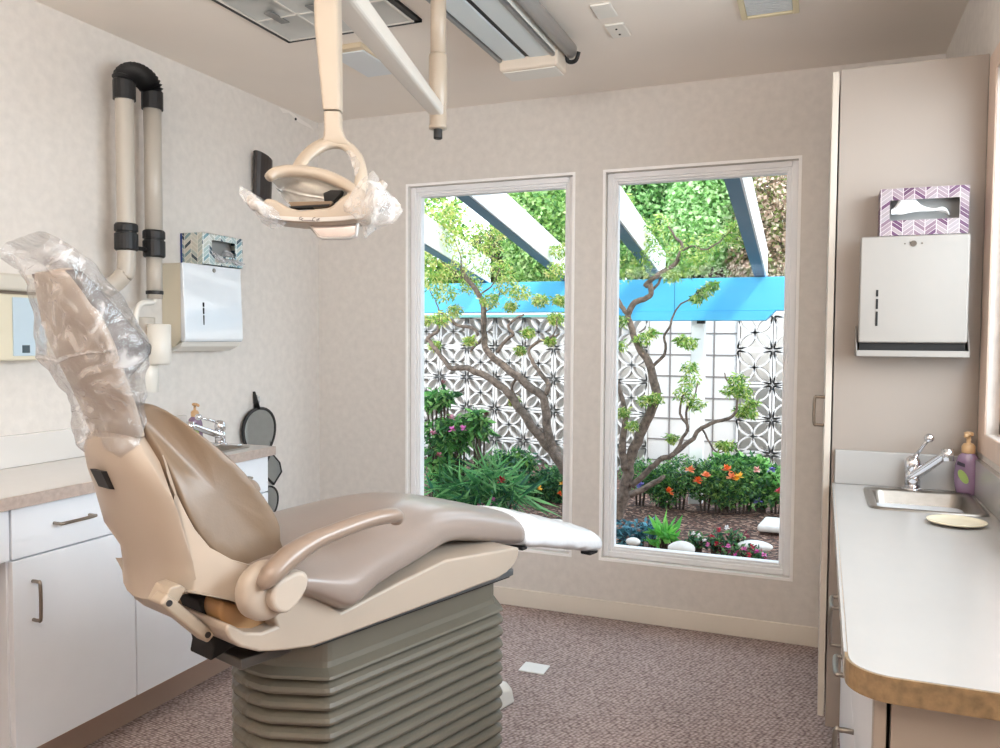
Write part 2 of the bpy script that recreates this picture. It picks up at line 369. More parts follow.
def soap(label, p, rz, s=1, tint=(150, 126, 150)):
    t = thing('soap_bottle', label, 'soap bottle', p, rz, local=True)
    def ring(w, d, h, n=18): return [(w*s*math.copysign(abs(math.cos(2*PI*k/n))**.8, math.cos(2*PI*k/n)), d*s*math.copysign(abs(math.sin(2*PI*k/n))**.8, math.sin(2*PI*k/n)), h*s) for k in range(n)]
    bm = bmesh.new(); loft(bm, [ring(.026, .017, 0), ring(.03, .02, .006), ring(.034, .023, .03), ring(.036, .024, .06), ring(.033, .023, .09), ring(.026, .02, .112), ring(.016, .015, .122), ring(.014, .014, .128)])
    bottle = obj('bottle', bm, mat('purple_soap_plastic', tint, .15, var=.12, vscale=14, coat=.5), t, smooth=True)
    bm = bmesh.new(); lathe(bm, [(.017*s, .122*s), (.018*s, .125*s), (.018*s, .142*s), (.013*s, .15*s), (.006*s, .152*s), (.006*s, .172*s), (.012*s, .173*s), (.013*s, .182*s), (.006*s, .185*s)], (0, 0, 0))
    tube(bm, [(0, 0, .178*s), (0, -.02*s, .179*s), (0, -.036*s, .174*s)], .006*s, 10)
    obj('pump', bm, mat('amber_pump_plastic', (196, 158, 116), .3), t, smooth=True)
    bm = bmesh.new()
    prism(bm, [(-.024*s, -.024*s, .088*s), (-.002*s, -.0262*s, .082*s), (-.002*s, -.0262*s, .092*s), (-.022*s, -.0245*s, .099*s)], (0, .001, 0))
    obj('label_band', bm, mat('label_navy', (44, 34, 52), .4), t)
    bm = bmesh.new(); prism(bm, [((-.006+.012*math.cos(a)-.008*math.sin(a))*s, -.0262*s, (.054+.02*math.sin(a))*s) for a in [2*PI*k/14 for k in range(14)]], (0, .001, 0))
    obj('label_leaf', bm, mat('label_green', (150, 172, 92), .4), t)
    return t
faucet('chrome single-lever faucet with ball-tipped lever on the left counter', (.245, -1.05, .868), -1.75, .14, .055, Vector((-.03, -.09, .03)))
bm = bmesh.new(); box(bm, .19, .33, -1.065, -1.02, .868, .8725)
tag(obj('faucet_plate', bm, M_CHROME, None, bevel=.002), 'flat chrome deck plate under the faucet on the left counter', 'plate')
soap('purple soap bottle with amber pump behind the left counter faucet', (.115, -1.05, .868), 1.2, .9, (140, 112, 140))

# right run
CX0 = 2.546; CY0 = -2.50; CY1 = -.972; CZ = .87
RSX = (2.64, 2.888); RSY = (-1.345, -1.05)
t = thing('countertop', 'pale laminate countertop with rounded brown-edged corner on the right side', 'countertop', (2.74, -1.7, .835))
bm = bmesh.new(); slab_hole(bm, CX0, XW, -1.6, CY1, RSX[0], RSX[1], RSY[0], RSY[1], CZ-.034, CZ)
R_ = .055
corner = [(CX0+R_-R_*math.cos(a), CY0+R_-R_*math.sin(a)) for a in [PI/2*k/8 for k in range(9)]]
pl = [(CX0, -1.6)]+corner+[(XW, CY0), (XW, -1.6)]
prism(bm, [(x, y, CZ-.034) for x, y in pl], (0, 0, .034))
obj('worktop', bm, M_TOP_SHADED, t)
bm = bmesh.new(); out = [(CX0, CY1)]+corner+[(XW, CY0)]
e = .004; cc = [(CX0+R_-(R_+e)*math.cos(a), CY0+R_-(R_+e)*math.sin(a)) for a in [PI/2*k/8 for k in range(9)]]
outo = [(CX0-e, CY1)]+cc+[(XW, CY0-e)]
loft(bm, [[(x, y, z) for x, y in zip_] for zip_, z in ()] or [[(a[0], a[1], CZ-.0345), (b[0], b[1], CZ-.0345), (b[0], b[1], CZ-.0005), (a[0], a[1], CZ-.0005)] for a, b in zip(out, outo)])
obj('edge_band', bm, M_EDGEB, t)
obj('side_glare_band', B(CX0-.0055, CX0-.001, CY0+.07, CY1, CZ-.035, CZ-.0002), M_TOP_SHADED, t)  # pale strip over the brown edge, painting window light reflected there
bm = bmesh.new(); box(bm, CX0, XW, CY1-.018, CY1, CZ, .973); box(bm, XW-.018, XW, CY0+.1, CY1-.018, CZ, .973); obj('backsplash', bm, M_TOP_SHADED, t, bevel=.003)
sink('stainless steel sink set into the right counter', RSX[0]+.003, RSX[1]-.003, RSY[0]+.003, RSY[1]-.003, CZ)
faucet('chrome single-lever faucet with ball-tipped lever beside the right sink', (2.757, -1.02, CZ), -.85, .115, .085, Vector((.035, -.045, .07)))
soap('purple soap bottle with amber pump in the corner of the right counter', (2.897, -1.025, CZ), -.35, .97)
# base cabinets on the right
XR = 2.578
t = thing('base_cabinet', 'white base cabinet with steel pulls under the right counter', 'cabinet', (2.75, -1.7, 0))
obj('carcass', B(XR+.019, XW-.004, -2.445, CY1-.003, .1, CZ-.036), M_LAM, t); obj('toe_kick', B(XR+.08, XW-.004, -2.445, CY1-.003, 0, .1), M_KICK, t)
for (y0, y1, yd_, zd_, yv_, zv_, lv_) in ((-1.52, -.978, -1.2, .565, -1.08, .455, .11), (-2.445, -1.525, -1.85, .63, -1.93, .46, .14)):
    d = obj('drawer', B(XR, XR+.019, y0, y1, .533, .828), M_LAM, t, bevel=.002); pull(d, (XR, yd_, zd_), (0, 1, 0), (-1, 0, 0), .1, .034, .0055, M_STEEL)
    d = obj('door', B(XR, XR+.019, y0, y1, .105, .528), M_LAM, t, bevel=.002); pull(d, (XR, yv_, zv_), (0, 0, 1), (-1, 0, 0), lv_, .034, .0055, M_STEEL)
# end panel facing the camera
t = thing('end_panel', 'beige end panel with a dark door gap under the near end of the right counter', 'panel', (2.76, -2.455, 0))
obj('stile', B(XR, 2.594, -2.475, -2.446, 0, .834), M_LAMR, t, bevel=.002)
obj('gap', B(2.594, XW-.004, -2.453, -2.447, 0, .834), M_DARK, t)
obj('door', B(2.599, XW-.004, -2.471, -2.453, .06, .826), M_LAMR, t, bevel=.002)
# tall cabinet
TX = 2.537; TY = -.972; TZ = 2.125
t = thing('tall_cabinet', 'tall greige storage cabinet standing in the back right corner', 'cabinet', (2.73, -.5, 0))
obj('carcass', B(TX, XW-.003, TY, -.015, .1, TZ), M_LAMR, t, bevel=.002)
obj('toe_kick', B(TX+.06, XW-.003, TY+.01, -.015, 0, .1), M_KICK, t)
for (y0, y1) in ((TY, -.50), (-.495, -.03)):
    d = obj('door', B(TX-.023, TX-.004, y0, y1, .13, TZ-.005), mat('greige_door', (200, 190, 178), .4), t, bevel=.002)
    if y1 < -.4: pull(d, (TX-.023, TY+.05, 1.085), (0, 0, 1), (-1, 0, 0), .088, .03, .005, M_BRASS)
# ------------------------------------------------------------------ ceiling fixtures
M_LOUV = mat('troffer_louver', (176, 176, 174), .25, .6)
M_DIFF = mat('troffer_reflector', (190, 190, 186), .35, .3)
t = thing('ceiling_light', 'recessed troffer ceiling light with black border and parabolic cells', 'ceiling light', (.87, -1.65, H-.01))
x0, x1, y0, y1 = .585, 1.156, -2.265, -1.046
bm = bmesh.new()
for a in ((x0, x1, y0, y0+.022), (x0, x1, y1-.022, y1), (x0, x0+.022, y0, y1), (x1-.022, x1, y0, y1)): box(bm, *a, H-.012, H-.0005)
obj('border', bm, M_BLACK, t)
bm = bmesh.new()
for a in ((x0+.02, x1-.02, y0+.022, y0+.03), (x0+.02, x1-.02, y1-.03, y1-.022), (x0+.022, x0+.03, y0+.02, y1-.02), (x1-.03, x1-.022, y0+.02, y1-.02)): box(bm, *a, H-.016, H-.0005)
xs = [x0+.03+(x1-x0-.06)*k/3 for k in range(4)]; ys = [y0+.03+(y1-y0-.06)*k/6 for k in range(7)]
for x in xs[1:-1]: box(bm, x-.004, x+.004, y0+.03, y1-.03, H-.016, H-.0005)
for y in ys[1:-1]: box(bm, x0+.03, x1-.03, y-.004, y+.004, H-.016, H-.0005)
obj('louver', bm, M_WPL, t)
bm = bmesh.new()
for i in range(3):
    for j in range(6):
        # each cell: a dished reflector whose edges fall to the louver blades
        n = 8; V = []
        for a in range(n+1):
            for b in range(n+1):
                u, v = a/n, b/n; h = 1-max(abs(2*u-1)**3, abs(2*v-1)**3)
                V.append(bm.verts.new((xs[i]+.004+(xs[i+1]-xs[i]-.008)*u, ys[j]+.004+(ys[j+1]-ys[j]-.008)*v, H-.0145+.012*h)))
        for a in range(n):
            for b in range(n): bm.faces.new((V[a*(n+1)+b], V[a*(n+1)+b+1], V[(a+1)*(n+1)+b+1], V[(a+1)*(n+1)+b]))
obj('reflector', bm, M_DIFF, t, smooth=True)
for i in range(3):
    for j in range(1, 6, 2): bm = bmesh.new(); box(bm, (xs[i]+xs[i+1])/2-.018, (xs[i]+xs[i+1])/2+.018, ys[j]-.05, ys[j]+.05, H-.0165, H-.011); obj('lamp_socket', bm, mat('socket_grey', (120, 120, 118), .4), t, bevel=.002)
# flat white plate with tan upper edge
t = thing('ceiling_vent', 'small flat white ceiling vent partly behind the dental light boom', 'vent', (.755, -.78, H-.02))
obj('housing', B(.672, .836, -.935, -.62, H-.02, H), mat('vent_tan', (206, 188, 160), .5), t, bevel=.003)
obj('grille', B(.68, .828, -.905, -.625, H-.026, H-.018), mat('vent_white', (214, 218, 220), .4), t, bevel=.003)
# long ceiling track unit
t = thing('ceiling_light', 'long surface-mounted white ceiling light with end cap and aluminium side rails', 'ceiling light', (1.5, -1.4, H-.1))
X0, X1, ye = 1.335, 1.575, -.73
obj('housing', B(X0+.012, X1-.012, -2.6, ye-.03, H-.075, H), M_WPL, t, bevel=.004)
for (a, b) in ((X0+.022, X0+.108), (X0+.128, X1-.03)): obj('diffuser', B(a, b, -2.6, ye-.03, H-.082, H-.074), mat('diffuser_white', (205, 212, 214), .4), t, bevel=.003)
obj('groove', B(X0+.109, X0+.127, -2.6, ye-.03, H-.0765, H-.0745), M_BLACK, t)
for x in (X0, X1-.03): obj('side_rail', B(x, x+.016, -2.6, ye-.03, H-.088, H-.03), mat('aluminium_rail', (150, 150, 150), .3, .7), t, bevel=.005)
bm = bmesh.new(); box(bm, X0, X1-.004, ye-.035, ye+.09, H-.12, H-.02); obj('end_cap', bm, M_CREAM, t, bevel=.012)
obj('cap_face', B(X0+.012, X1-.016, ye-.02, ye+.086, H-.124, H-.119), M_WPL, t, bevel=.003)
bm = bmesh.new()
tube(bm, [(X1+.022, -2.6, H-.045), (X1+.022, ye+.05, H-.045)], .03, 16, squash=(1, .8)); obj('conduit_rail', bm, mat('grey_rail', (178, 176, 174), .35, .3), t, smooth=True)
bm = bmesh.new(); tube(bm, smoothpath([(X1+.0, ye+.05, H-.03), (X1+.003, ye+.07, H-.075), (X1+.034, ye+.07, H-.078), (X1+.05, ye+.06, H-.05)], 5), .008, 8); obj('bracket', bm, M_BLACK, t, smooth=True)
# two small plates and a grille
for nm, lab, a in (('ceiling_plate', 'plain white square cover plate on the ceiling, the one nearer the camera', (1.745, 1.815, -.955, -.838)),
                   ('ceiling_plate', 'white cover plate with two dark screws on the ceiling, nearer the window wall', (1.748, 1.818, -.768, -.64))):
    t = thing(nm, lab, 'plate', ((a[0]+a[1])/2, (a[2]+a[3])/2, H-.008), group='cover plates on the ceiling')
    obj('plate', B(*a, H-.008, H), M_WPL, t, bevel=.003)
    if 'screws' in lab:
        for k in (.3, .72):
            bm = bmesh.new(); lathe(bm, [(.004, 0), (.004, .003)], ((a[0]+a[1])/2, a[2]+(a[3]-a[2])*k, H-.0105), seg=10); obj('screw', bm, M_DARK, t)
t = thing('ceiling_grille', 'white louvred ceiling grille in a cream frame near the right side', 'grille', (2.31, -.84, H-.012))
bm = bmesh.new()
for a in ((2.215, 2.235, -1.05, -.66), (2.385, 2.405, -1.05, -.66), (2.235, 2.385, -.68, -.66), (2.235, 2.385, -1.05, -1.03)): box(bm, *a, H-.014, H)
obj('frame', bm, mat('cream_vent_frame', (224, 212, 178), .5), t, bevel=.003)
bm = bmesh.new()
for k in range(22): box(bm, 2.236, 2.384, -1.03+k*.0158, -1.03+k*.0158+.011, H-.01, H-.002)
box(bm, 2.236, 2.384, -1.03, -.68, H-.002, H); obj('slats', bm, mat('vent_white', (214, 218, 220), .4), t)
# scuffed hole at the top of the left wall
t = thing('wall_anchor', 'small black anchor hole with a white scuff high on the left wall near the corner', 'hole', (.0, -.22, 2.42))
bm = bmesh.new(); lathe(bm, [(.0065, 0), (.0065, .004)], (0, -.2, 2.41), 'x', 12); obj('plug', bm, M_DARK, t)
bm = bmesh.new(); prism(bm, [(0, -.335, 2.434), (0, -.30, 2.415), (0, -.255, 2.428), (0, -.17, 2.40), (0, -.06, 2.395), (0, -.03, 2.385), (0, -.075, 2.41), (0, -.16, 2.421), (0, -.24, 2.437)], (.0015, 0, 0)); obj('scuff', bm, mat('scuff_white', (232, 226, 220), .7), t)

# ------------------------------------------------------------------ left wall things
M_TUBE = mat('cream_tube', (184, 176, 165), .35)
t = thing('suction_arm', 'folded pair of cream tubes with a black accordion elbow on the left wall', 'suction arm', (.1, -1.3, 1.15))
AY, BY, AX = -1.38, -1.247, .105
bm = bmesh.new(); tube(bm, smoothpath([(AX, AY, 2.215), (AX, AY, 1.9), (AX, AY, 1.58), (AX-.01, AY-.01, 1.53), (AX-.035, AY-.04, 1.49), (AX-.05, AY-.085, 1.465), (AX-.05, AY-.2, 1.46)], 6), .0325, 18); obj('tube', bm, M_TUBE, t, smooth=True)
bm = bmesh.new(); tube(bm, [(AX, BY, 2.215), (AX, BY, 1.63)], .0325, 18); obj('tube', bm, M_TUBE, t, smooth=True)
bm = bmesh.new(); tube(bm, [(AX, BY, 1.64), (AX, BY, 1.452)], .029, 18); obj('lower_tube', bm, M_TUBE, t, smooth=True)
# accordion elbow: ribbed bend from tube to tube
bm = bmesh.new(); cy = (AY+BY)/2; pts = []; rad = []
bend = [Vector((AX, AY, 2.172)), Vector((AX, AY, 2.226)), *[Vector((AX, cy-.0665*math.cos(PI*k/36), 2.232+.05*math.sin(PI*k/36))) for k in range(37)], Vector((AX, BY, 2.226)), Vector((AX, BY, 2.172))]
n = len(bend)
for k in range(n):
    ph = k if 2 <= k <= n-3 else 0
    rad.append((.044 if (k % 2) else .034) if 4 <= k <= n-5 else .0395)
rings = []
for i, p in enumerate(bend):
    tt = (bend[min(i+1, n-1)]-bend[max(i-1, 0)]).normalized(); a = Vector((1, 0, 0)); b = tt.cross(a)
    rings.append([p+a*math.cos(2*PI*j/18)*rad[i]+b*math.sin(2*PI*j/18)*rad[i] for j in range(18)])
loft(bm, rings); obj('elbow', bm, M_BLACK, t)
for yy, za, zb in ((AY, 1.622, 1.722), (BY, 1.61, 1.713)):
    bm = bmesh.new(); lathe(bm, [(.037, za), (.041, za+.006), (.041, za+.062), (.036, za+.064), (.036, za+.07), (.041, za+.072), (.041, zb-.006), (.037, zb)], (AX, yy, 0)); obj('cuff', bm, M_BLACK, t, smooth=False)
bm = bmesh.new(); tube(bm, [(AX, AY, 1.638), (AX, BY, 1.636)], .008, 10); obj('link', bm, M_BLACK, t, smooth=True)
bm = bmesh.new(); lathe(bm, [(.031, 1.468), (.032, 1.47), (.032, 1.48), (.031, 1.482)], (AX, BY, 0)); obj('band', bm, M_BLACK, t)
bm = bmesh.new(); tube(bm, smoothpath([(AX, BY, 1.452), (AX, BY-.012, 1.437), (AX, BY-.06, 1.432), (AX, BY-.088, 1.405), (AX, BY-.095, 1.35)], 6), .011, 12); obj('swing_pipe', bm, M_WPL, t, smooth=True)
bm = bmesh.new(); lathe(bm, [(.038, 1.17), (.044, 1.172), (.044, 1.375), (.042, 1.38)], (.06, BY-.015, 0)); obj('wall_post', bm, M_TUBE, t, smooth=True)
bm = bmesh.new(); lathe(bm, [(.04, 1.09), (.042, 1.092), (.042, 1.21), (.04, 1.212)], (.075, BY-.012, 0)); obj('drain_cup', bm, M_WPL, t, smooth=True)
bm = bmesh.new(); lathe(bm, [(.034, 1.198), (.043, 1.208), (.043, 1.352), (.036, 1.354), (.036, 1.345)], (.135, BY-.01, 0)); obj('holder_cup', bm, M_WPL, t, smooth=True)
bm = bmesh.new(); box(bm, 0, .06, BY-.045, BY+.015, 1.24, 1.33); obj('wall_bracket', bm, M_TUBE, t, bevel=.006)

def dispenser(label, x0, faces, loc):
    """faces(u, out, z) -> point ; a folded towel cabinet: body, front cover, lock, sight slots, tray"""
t = thing('towel_dispenser', 'white paper towel dispenser on the left wall below the blue tissue box', 'towel dispenser', (0, -.96, 1.25))
y0, y1 = -1.105, -.765
bm = bmesh.new(); prism(bm, [(0, y0, 1.253), (.06, y0, 1.262), (.106, y0, 1.30), (.106, y0, 1.603), (0, y0, 1.603)], (0, y1-y0, 0)); obj('body', bm, mat('dispenser_cream', (222, 212, 190), .4), t, bevel=.004)
M_ENAM = mat('white_enamel', (222, 226, 230), .16, coat=.6)
bm = bmesh.new(); prism(bm, [(.1, y0-.004, 1.6), (.114, y0-.004, 1.606), (.126, y0-.004, 1.30), (.12, y0-.004, 1.285), (.1, y0-.004, 1.285)], (0, y1-y0+.008, 0)); obj('cover', bm, M_ENAM, t, bevel=.004)
bm = bmesh.new(); prism(bm, [(.04, y0-.004, 1.255), (.11, y0-.004, 1.285), (.10, y0-.004, 1.265), (.05, y0-.004, 1.245)], (0, y1-y0+.008, 0)); obj('tray', bm, M_WPL, t, bevel=.003)
for z0, z1 in ((1.43, 1.448), (1.40, 1.425), (1.355, 1.395)): obj('sight_slot', B(.118, .1245, -1.005, -.999, z0, z1), M_DARK, t)
bm = bmesh.new(); lathe(bm, [(.009, 0), (.009, .004), (.004, .005)], (.113, -.93, 1.585), 'x', 14); obj('lock', bm, M_STEEL, t)

CH_B = chevron_mat('blue_chevron_print', [(168, 190, 190), (206, 208, 200), (62, 84, 98), (190, 196, 188), (120, 158, 168), (206, 210, 204)], .034, .018, (238, 240, 238), (1, 2), (.01, 0))
CH_B2 = chevron_mat('blue_chevron_side', [(168, 178, 172), (196, 192, 180), (52, 66, 76), (190, 190, 178), (120, 146, 150), (196, 196, 186)], .034, .018, (226, 222, 212), (0, 2), (.01, 0))
def tissue_tuft(t, pts, m):
    """crumpled tissue: a fan of folded ridges"""
    n = len(pts[0]); bm = bmesh.new(); V = [[bm.verts.new(p) for p in row] for row in pts]
    for i in range(len(V)-1):
        for j in range(n-1): bm.faces.new((V[i][j], V[i][j+1], V[i+1][j+1], V[i+1][j]))
    return obj('tissue', bm, m, t, sub=2, smooth=True, solid=.0008)
M_TIS = mat('tissue_paper', (226, 226, 226), .9)
# blue box: opening faces the room
t = thing('tissue_box', 'blue and grey chevron tissue box lying on the left wall towel dispenser', 'tissue box', (.06, -.88, 1.607))
y0, y1, z0, z1, xf = -1.0, -.752, 1.607, 1.737, .118
hy0, hy1, hz0, hz1 = -.945, -.80, 1.648, 1.712
bm = bmesh.new()
box(bm, .004, .01, y0, y1, z0, z1); box(bm, .01, xf, y0, y1, z0, z0+.002); box(bm, .01, xf, y0, y1, z1-.002, z1); box(bm, .01, xf, y1-.002, y1, z0+.002, z1-.002)
for a in ((y0, hy0, z0, z1), (hy1, y1, z0, z1), (hy0, hy1, z0, hz0), (hy0, hy1, hz1, z1)): box(bm, xf-.002, xf, a[0], a[1], a[2], a[3])
obj('carton', bm, CH_B, t)
obj('end_flap', B(.01, xf-.001, y0-.001, y0+.002, z0, z1), CH_B2, t)
obj('blue_edge', B(.003, .012, y0-.0015, y0+.003, z0, z1), mat('blue_print', (40, 62, 128), .4), t)
obj('inside', B(xf-.06, xf-.055, y0+.01, y1-.01, z0+.003, z1-.003), mat('carton_inside', (150, 150, 148), .8), t)
rows = []
for i, f in enumerate((0, .3, .6, .85, 1)):
    rows.append([(xf-.05+.075*f+.012*math.sin(3*j+i*2), hy0+.01+.032*j+.05*f*(j/4), 1.665+.03*math.sin(j*1.9)*(1-f)-.045*f*f+.012*math.sin(j*2.3+i)) for j in range(5)])
tissue_tuft(t, rows, M_FILM2)
# black pocket
t = thing('wall_pocket', 'black slant-topped plastic pocket on the left wall behind the dental light', 'wall pocket', (.02, -.49, 1.98))
y0, y1 = -.558, -.44
bm = bmesh.new()
def ovl(z0_, z1_, gx, n=16): return [(.003+gx*(1+math.sin(2*PI*k/n))/2*1.0, (y0+y1)/2+(y1-y0)/2*math.cos(2*PI*k/n), z0_+(z1_-z0_)*(.5+.5*math.cos(2*PI*k/n))) for k in range(n)]
loft(bm, [ovl(1.965, 1.94, .05), ovl(2.175, 2.14, .062), ovl(2.173, 2.138, .054)], caps=True); obj('pocket', bm, mat('dark_brown_plastic', (46, 38, 36), .4), t, smooth=False, bevel=.002)
bm = bmesh.new(); bm2 = [(x*.8+.006, (y0+y1)/2+(y-(y0+y1)/2)*.75, z+.0015) for x, y, z in ovl(2.174, 2.142, .056)]; bm.faces.new([bm.verts.new(p) for p in bm2]); obj('opening', bm, M_DARK, t)
# wall unit at the left edge
t = thing('xray_control', 'cream wall box with a pale blue panel and small dark display at the left edge', 'control box', (.04, -1.85, 1.2))
obj('box', B(0, .08, -2.2, -1.68, 1.225, 1.44), mat('cream_enamel', (216, 208, 186), .4), t, bevel=.006)
obj('hood', B(0, .1, -2.2, -1.66, 1.45, 1.505), mat('cream_hood', (206, 200, 188), .4), t, bevel=.012)
obj('shadow_gap', B(0, .07, -2.19, -1.69, 1.438, 1.452), mat('brown_gap', (120, 106, 92), .6), t)
p = obj('panel', B(.08, .085, -1.82, -1.70, 1.24, 1.43), mat('pale_blue_panel', (186, 204, 216), .35), t, bevel=.002)
obj('display', B(.085, .088, -1.79, -1.765, 1.25, 1.275), mat('display_dark', (70, 84, 92), .2), p)
# hand mirrors hanging on the wall
M_MIR = mat('mirror_glass', (176, 186, 190), .06, 1)
hook = thing('wall_hook', 'small clear adhesive hook on the left wall holding the black mirrors', 'hook', (.01, -.53, 1.0))
bm = bmesh.new(); tube(bm, smoothpath([(.003, -.53, .985), (.022, -.53, .99), (.026, -.53, 1.012), (.02, -.525, 1.022)], 5), .004, 8); box(bm, 0, .005, -.545, -.515, .965, 1.03); obj('hook', bm, M_FILM2, hook)
def hand_mirror(label, c, rx, rz, square=False, up=1):
    t = thing('hand_mirror', label, 'mirror', c, group='black hand mirrors hanging on the left wall'); x, y, z = c
    def outline(s, xx):
        if square: return [(xx, y+s*rx*a, z+s*rz*b) for a, b in ((-.2, 1), (.75, .25), (.95, -.35), (.1, -1), (-.9, -.3), (-.95, .1))]
        return [(xx, y+s*rx*math.cos(a)*(1+.12*math.sin(a)), z+s*rz*math.sin(a)) for a in [2*PI*k/32 for k in range(32)]]
    bm = bmesh.new(); loft(bm, [outline(.93, x-.006), outline(1, x-.004), outline(1, x+.006), outline(.9, x+.0075), outline(.89, x+.004)], caps=True); obj('rim', bm, M_BLACK, t, smooth=False)
    bm = bmesh.new(); bm.faces.new([bm.verts.new(p) for p in outline(.9, x+.0045)]); obj('mirror_face', bm, M_MIR, t)
    bm = bmesh.new(); tube(bm, [(x, y-.012*up, z+up*rz*.93), (x, y-.035*up, z+up*(rz+.075))], [.02, .008], 10, squash=(1, .4)); obj('handle', bm, M_BLACK, t, smooth=True)
hand_mirror('round black-framed hand mirror, topmost of those on the left wall', (.02, -.525, .852), .122, .122)
hand_mirror('angular black-framed mirror hanging below the round one on the left wall', (.014, -.42, .665), .075, .085, True)
hand_mirror('black-framed mirror hanging lowest on the left wall beside the cabinet end', (.012, -.46, .50), .085, .085)

# ------------------------------------------------------------------ right side dispenser and box
t = thing('towel_dispenser', 'greige paper towel dispenser on the tall cabinet side above the right sink', 'towel dispenser', (2.745, TY, 1.28))
yd = TY-.10; sx = lambda px, py: on(px, py, 1, yd)
xa, xb = on(859, 300, 1, yd).x, on(969, 300, 1, yd).x; zt, zb = on(915, 235, 1, yd).z, on(915, 343, 1, yd).z
obj('body', B(xa+.004, xb-.004, yd+.02, TY, zb, zt-.002), M_LAMR, t, bevel=.003)
M_DISP = mat('grey_enamel', (142, 136, 130), .4)
bm = bmesh.new(); prism(bm, [(xa, yd, zb), (xb, yd, zb), (xb, yd, zt), (xa, yd, zt)], (0, .022, 0)); obj('cover', bm, M_DISP, t, bevel=.006)
zq = on(915, 357, 1, yd).z
bm = bmesh.new(); box(bm, xa-.004, xb+.004, yd+.004, TY, zq, zq+.006); box(bm, xa-.004, xb+.004, yd-.002, yd+.004, zq, zq+.018)
for x in (xa-.005, xb+.003): prism(bm, [(x, yd, zq), (x, TY, zq), (x, TY, zq+.09), (x, yd+.03, zq+.075), (x, yd, zq+.02)], (.003, 0, 0))
obj('tray', bm, M_DISP, t, bevel=.002)
obj('throat', B(xa+.004, xb-.004, yd+.012, TY-.002, zq+.007, zb-.001), M_DARK, t)
for z0, z1 in ((290, 296.5), (299, 309), (311.5, 326)):
    za, zz = on(877, z1, 1, yd).z, on(877, z0, 1, yd).z; xx = on(877, 300, 1, yd).x
    obj('sight_slot', B(xx-.003, xx+.003, yd-.0012, yd+.002, za, zz), M_DARK, t)
lk = on(913.5, 243.5, 1, yd)
bm = bmesh.new(); lathe(bm, [(.0085, -.003), (.0085, 0), (.005, .0005)], lk, 'y', 16); obj('lock', bm, mat('lock_grey', (96, 88, 80), .3, .8), t)
for dx in (-.022, .022):
    bm = bmesh.new(); lathe(bm, [(.0022, -.0015), (.0022, 0)], lk+Vector((dx, 0, 0)), 'y', 10); obj('rivet', bm, mat('lock_grey', (96, 88, 80), .3, .8), t)
CH_P = chevron_mat('purple_chevron_print', [(130, 114, 122), (138, 126, 128), (80, 42, 76), (128, 110, 118), (112, 88, 102), (140, 130, 134), (74, 36, 68)], .0285, .0125, (176, 166, 166), (0, 2))
t = thing('tissue_box', 'purple chevron tissue box lying on the right towel dispenser with a white tissue out', 'tissue box', (2.77, yd+.04, zt))
xa2, xb2 = on(880, 215, 1, yd+.005).x, on(969, 215, 1, yd+.005).x; zb2 = zt+.001; zt2 = on(925, 187, 1, yd+.005).z
hx0, hx1 = on(890, 210, 1, yd).x, on(960, 210, 1, yd).x; hz0, hz1 = on(925, 219, 1, yd).z, on(925, 198.5, 1, yd).z
yf = yd+.005; bm = bmesh.new()
box(bm, xa2, xb2, TY-.004, TY-.001, zb2, zt2); box(bm, xa2, xb2, yf, TY-.004, zb2, zb2+.002); box(bm, xa2, xb2, yf, TY-.004, zt2-.002, zt2); box(bm, xa2, xa2+.002, yf, TY-.004, zb2+.002, zt2-.002); box(bm, xb2-.002, xb2, yf, TY-.004, zb2+.002, zt2-.002)
for a in ((xa2+.002, hx0, zb2+.002, zt2-.002), (hx1, xb2-.002, zb2+.002, zt2-.002), (hx0, hx1, zb2+.002, hz0), (hx0, hx1, hz1, zt2-.002)): box(bm, a[0], a[1], yf, yf+.002, a[2], a[3])
carton = obj('carton', bm, CH_P, t)
obj('inside', B(xa2+.004, xb2-.004, yf+.05, yf+.055, zb2+.003, zt2-.003), mat('carton_inside', (150, 140, 130), .8), t)
hw = hx1-hx0
prof = [(.02, .30, .62), (.10, .34, .70), (.17, .28, 1.5), (.2, .30, 1.05), (.28, .36, 1.1), (.36, .40, 1.22), (.42, .42, .8), (.55, .38, .58), (.68, .42, .52), (.76, .36, .66), (.83, .26, .5), (.86, .1, .2)]
rows = [[(hx0+hw*f, yf+.012-.02*k*(1-k)*2+.004*math.sin(f*20), hz0+(hz1-hz0)*(lo+(hi-lo)*k)) for k in (0, .35, .7, 1)] for f, lo, hi in prof]
tissue_tuft(t, rows, M_TIS)
# oval tray and clear tub on the right counter
t = thing('oval_tray', 'shallow cream oval dish lid on the right counter against the sink rim', 'tray', (2.82, -1.42, CZ))
c = on(956, 524, 2, CZ); rx_ = (on(985, 525, 2, CZ)-on(927, 523, 2, CZ)).length/2; ry_ = .062; bm = bmesh.new()
def ov(s, z, n=36): return [(c.x+rx_*s*math.cos(2*PI*k/n), c.y-.006+ry_*s*math.sin(2*PI*k/n), CZ+z) for k in range(n)]
loft(bm, [ov(.86, .0062), ov(.96, .0066), ov(1, .009), ov(.985, .011), ov(.93, .0105), ov(.84, .0075), ov(.5, .007)]); obj('dish', bm, mat('ivory_ceramic', (222, 212, 186), .25), t, smooth=True)
t = thing('plastic_tub', 'clear bluish plastic tub on the right counter at the right edge', 'tub', (2.9, -1.72, CZ))
bm = bmesh.new(); box(bm, 2.884, 2.924, -1.78, -1.64, CZ, CZ+.09); obj('tub', bm, film_mat('blue_clear_plastic', (206, 220, 228), .45), t, bevel=.006); 
obj('lip', B(2.880, 2.927, -1.784, -1.636, CZ+.088, CZ+.096), mat('tub_lip', (206, 216, 222), .3), t, bevel=.003)
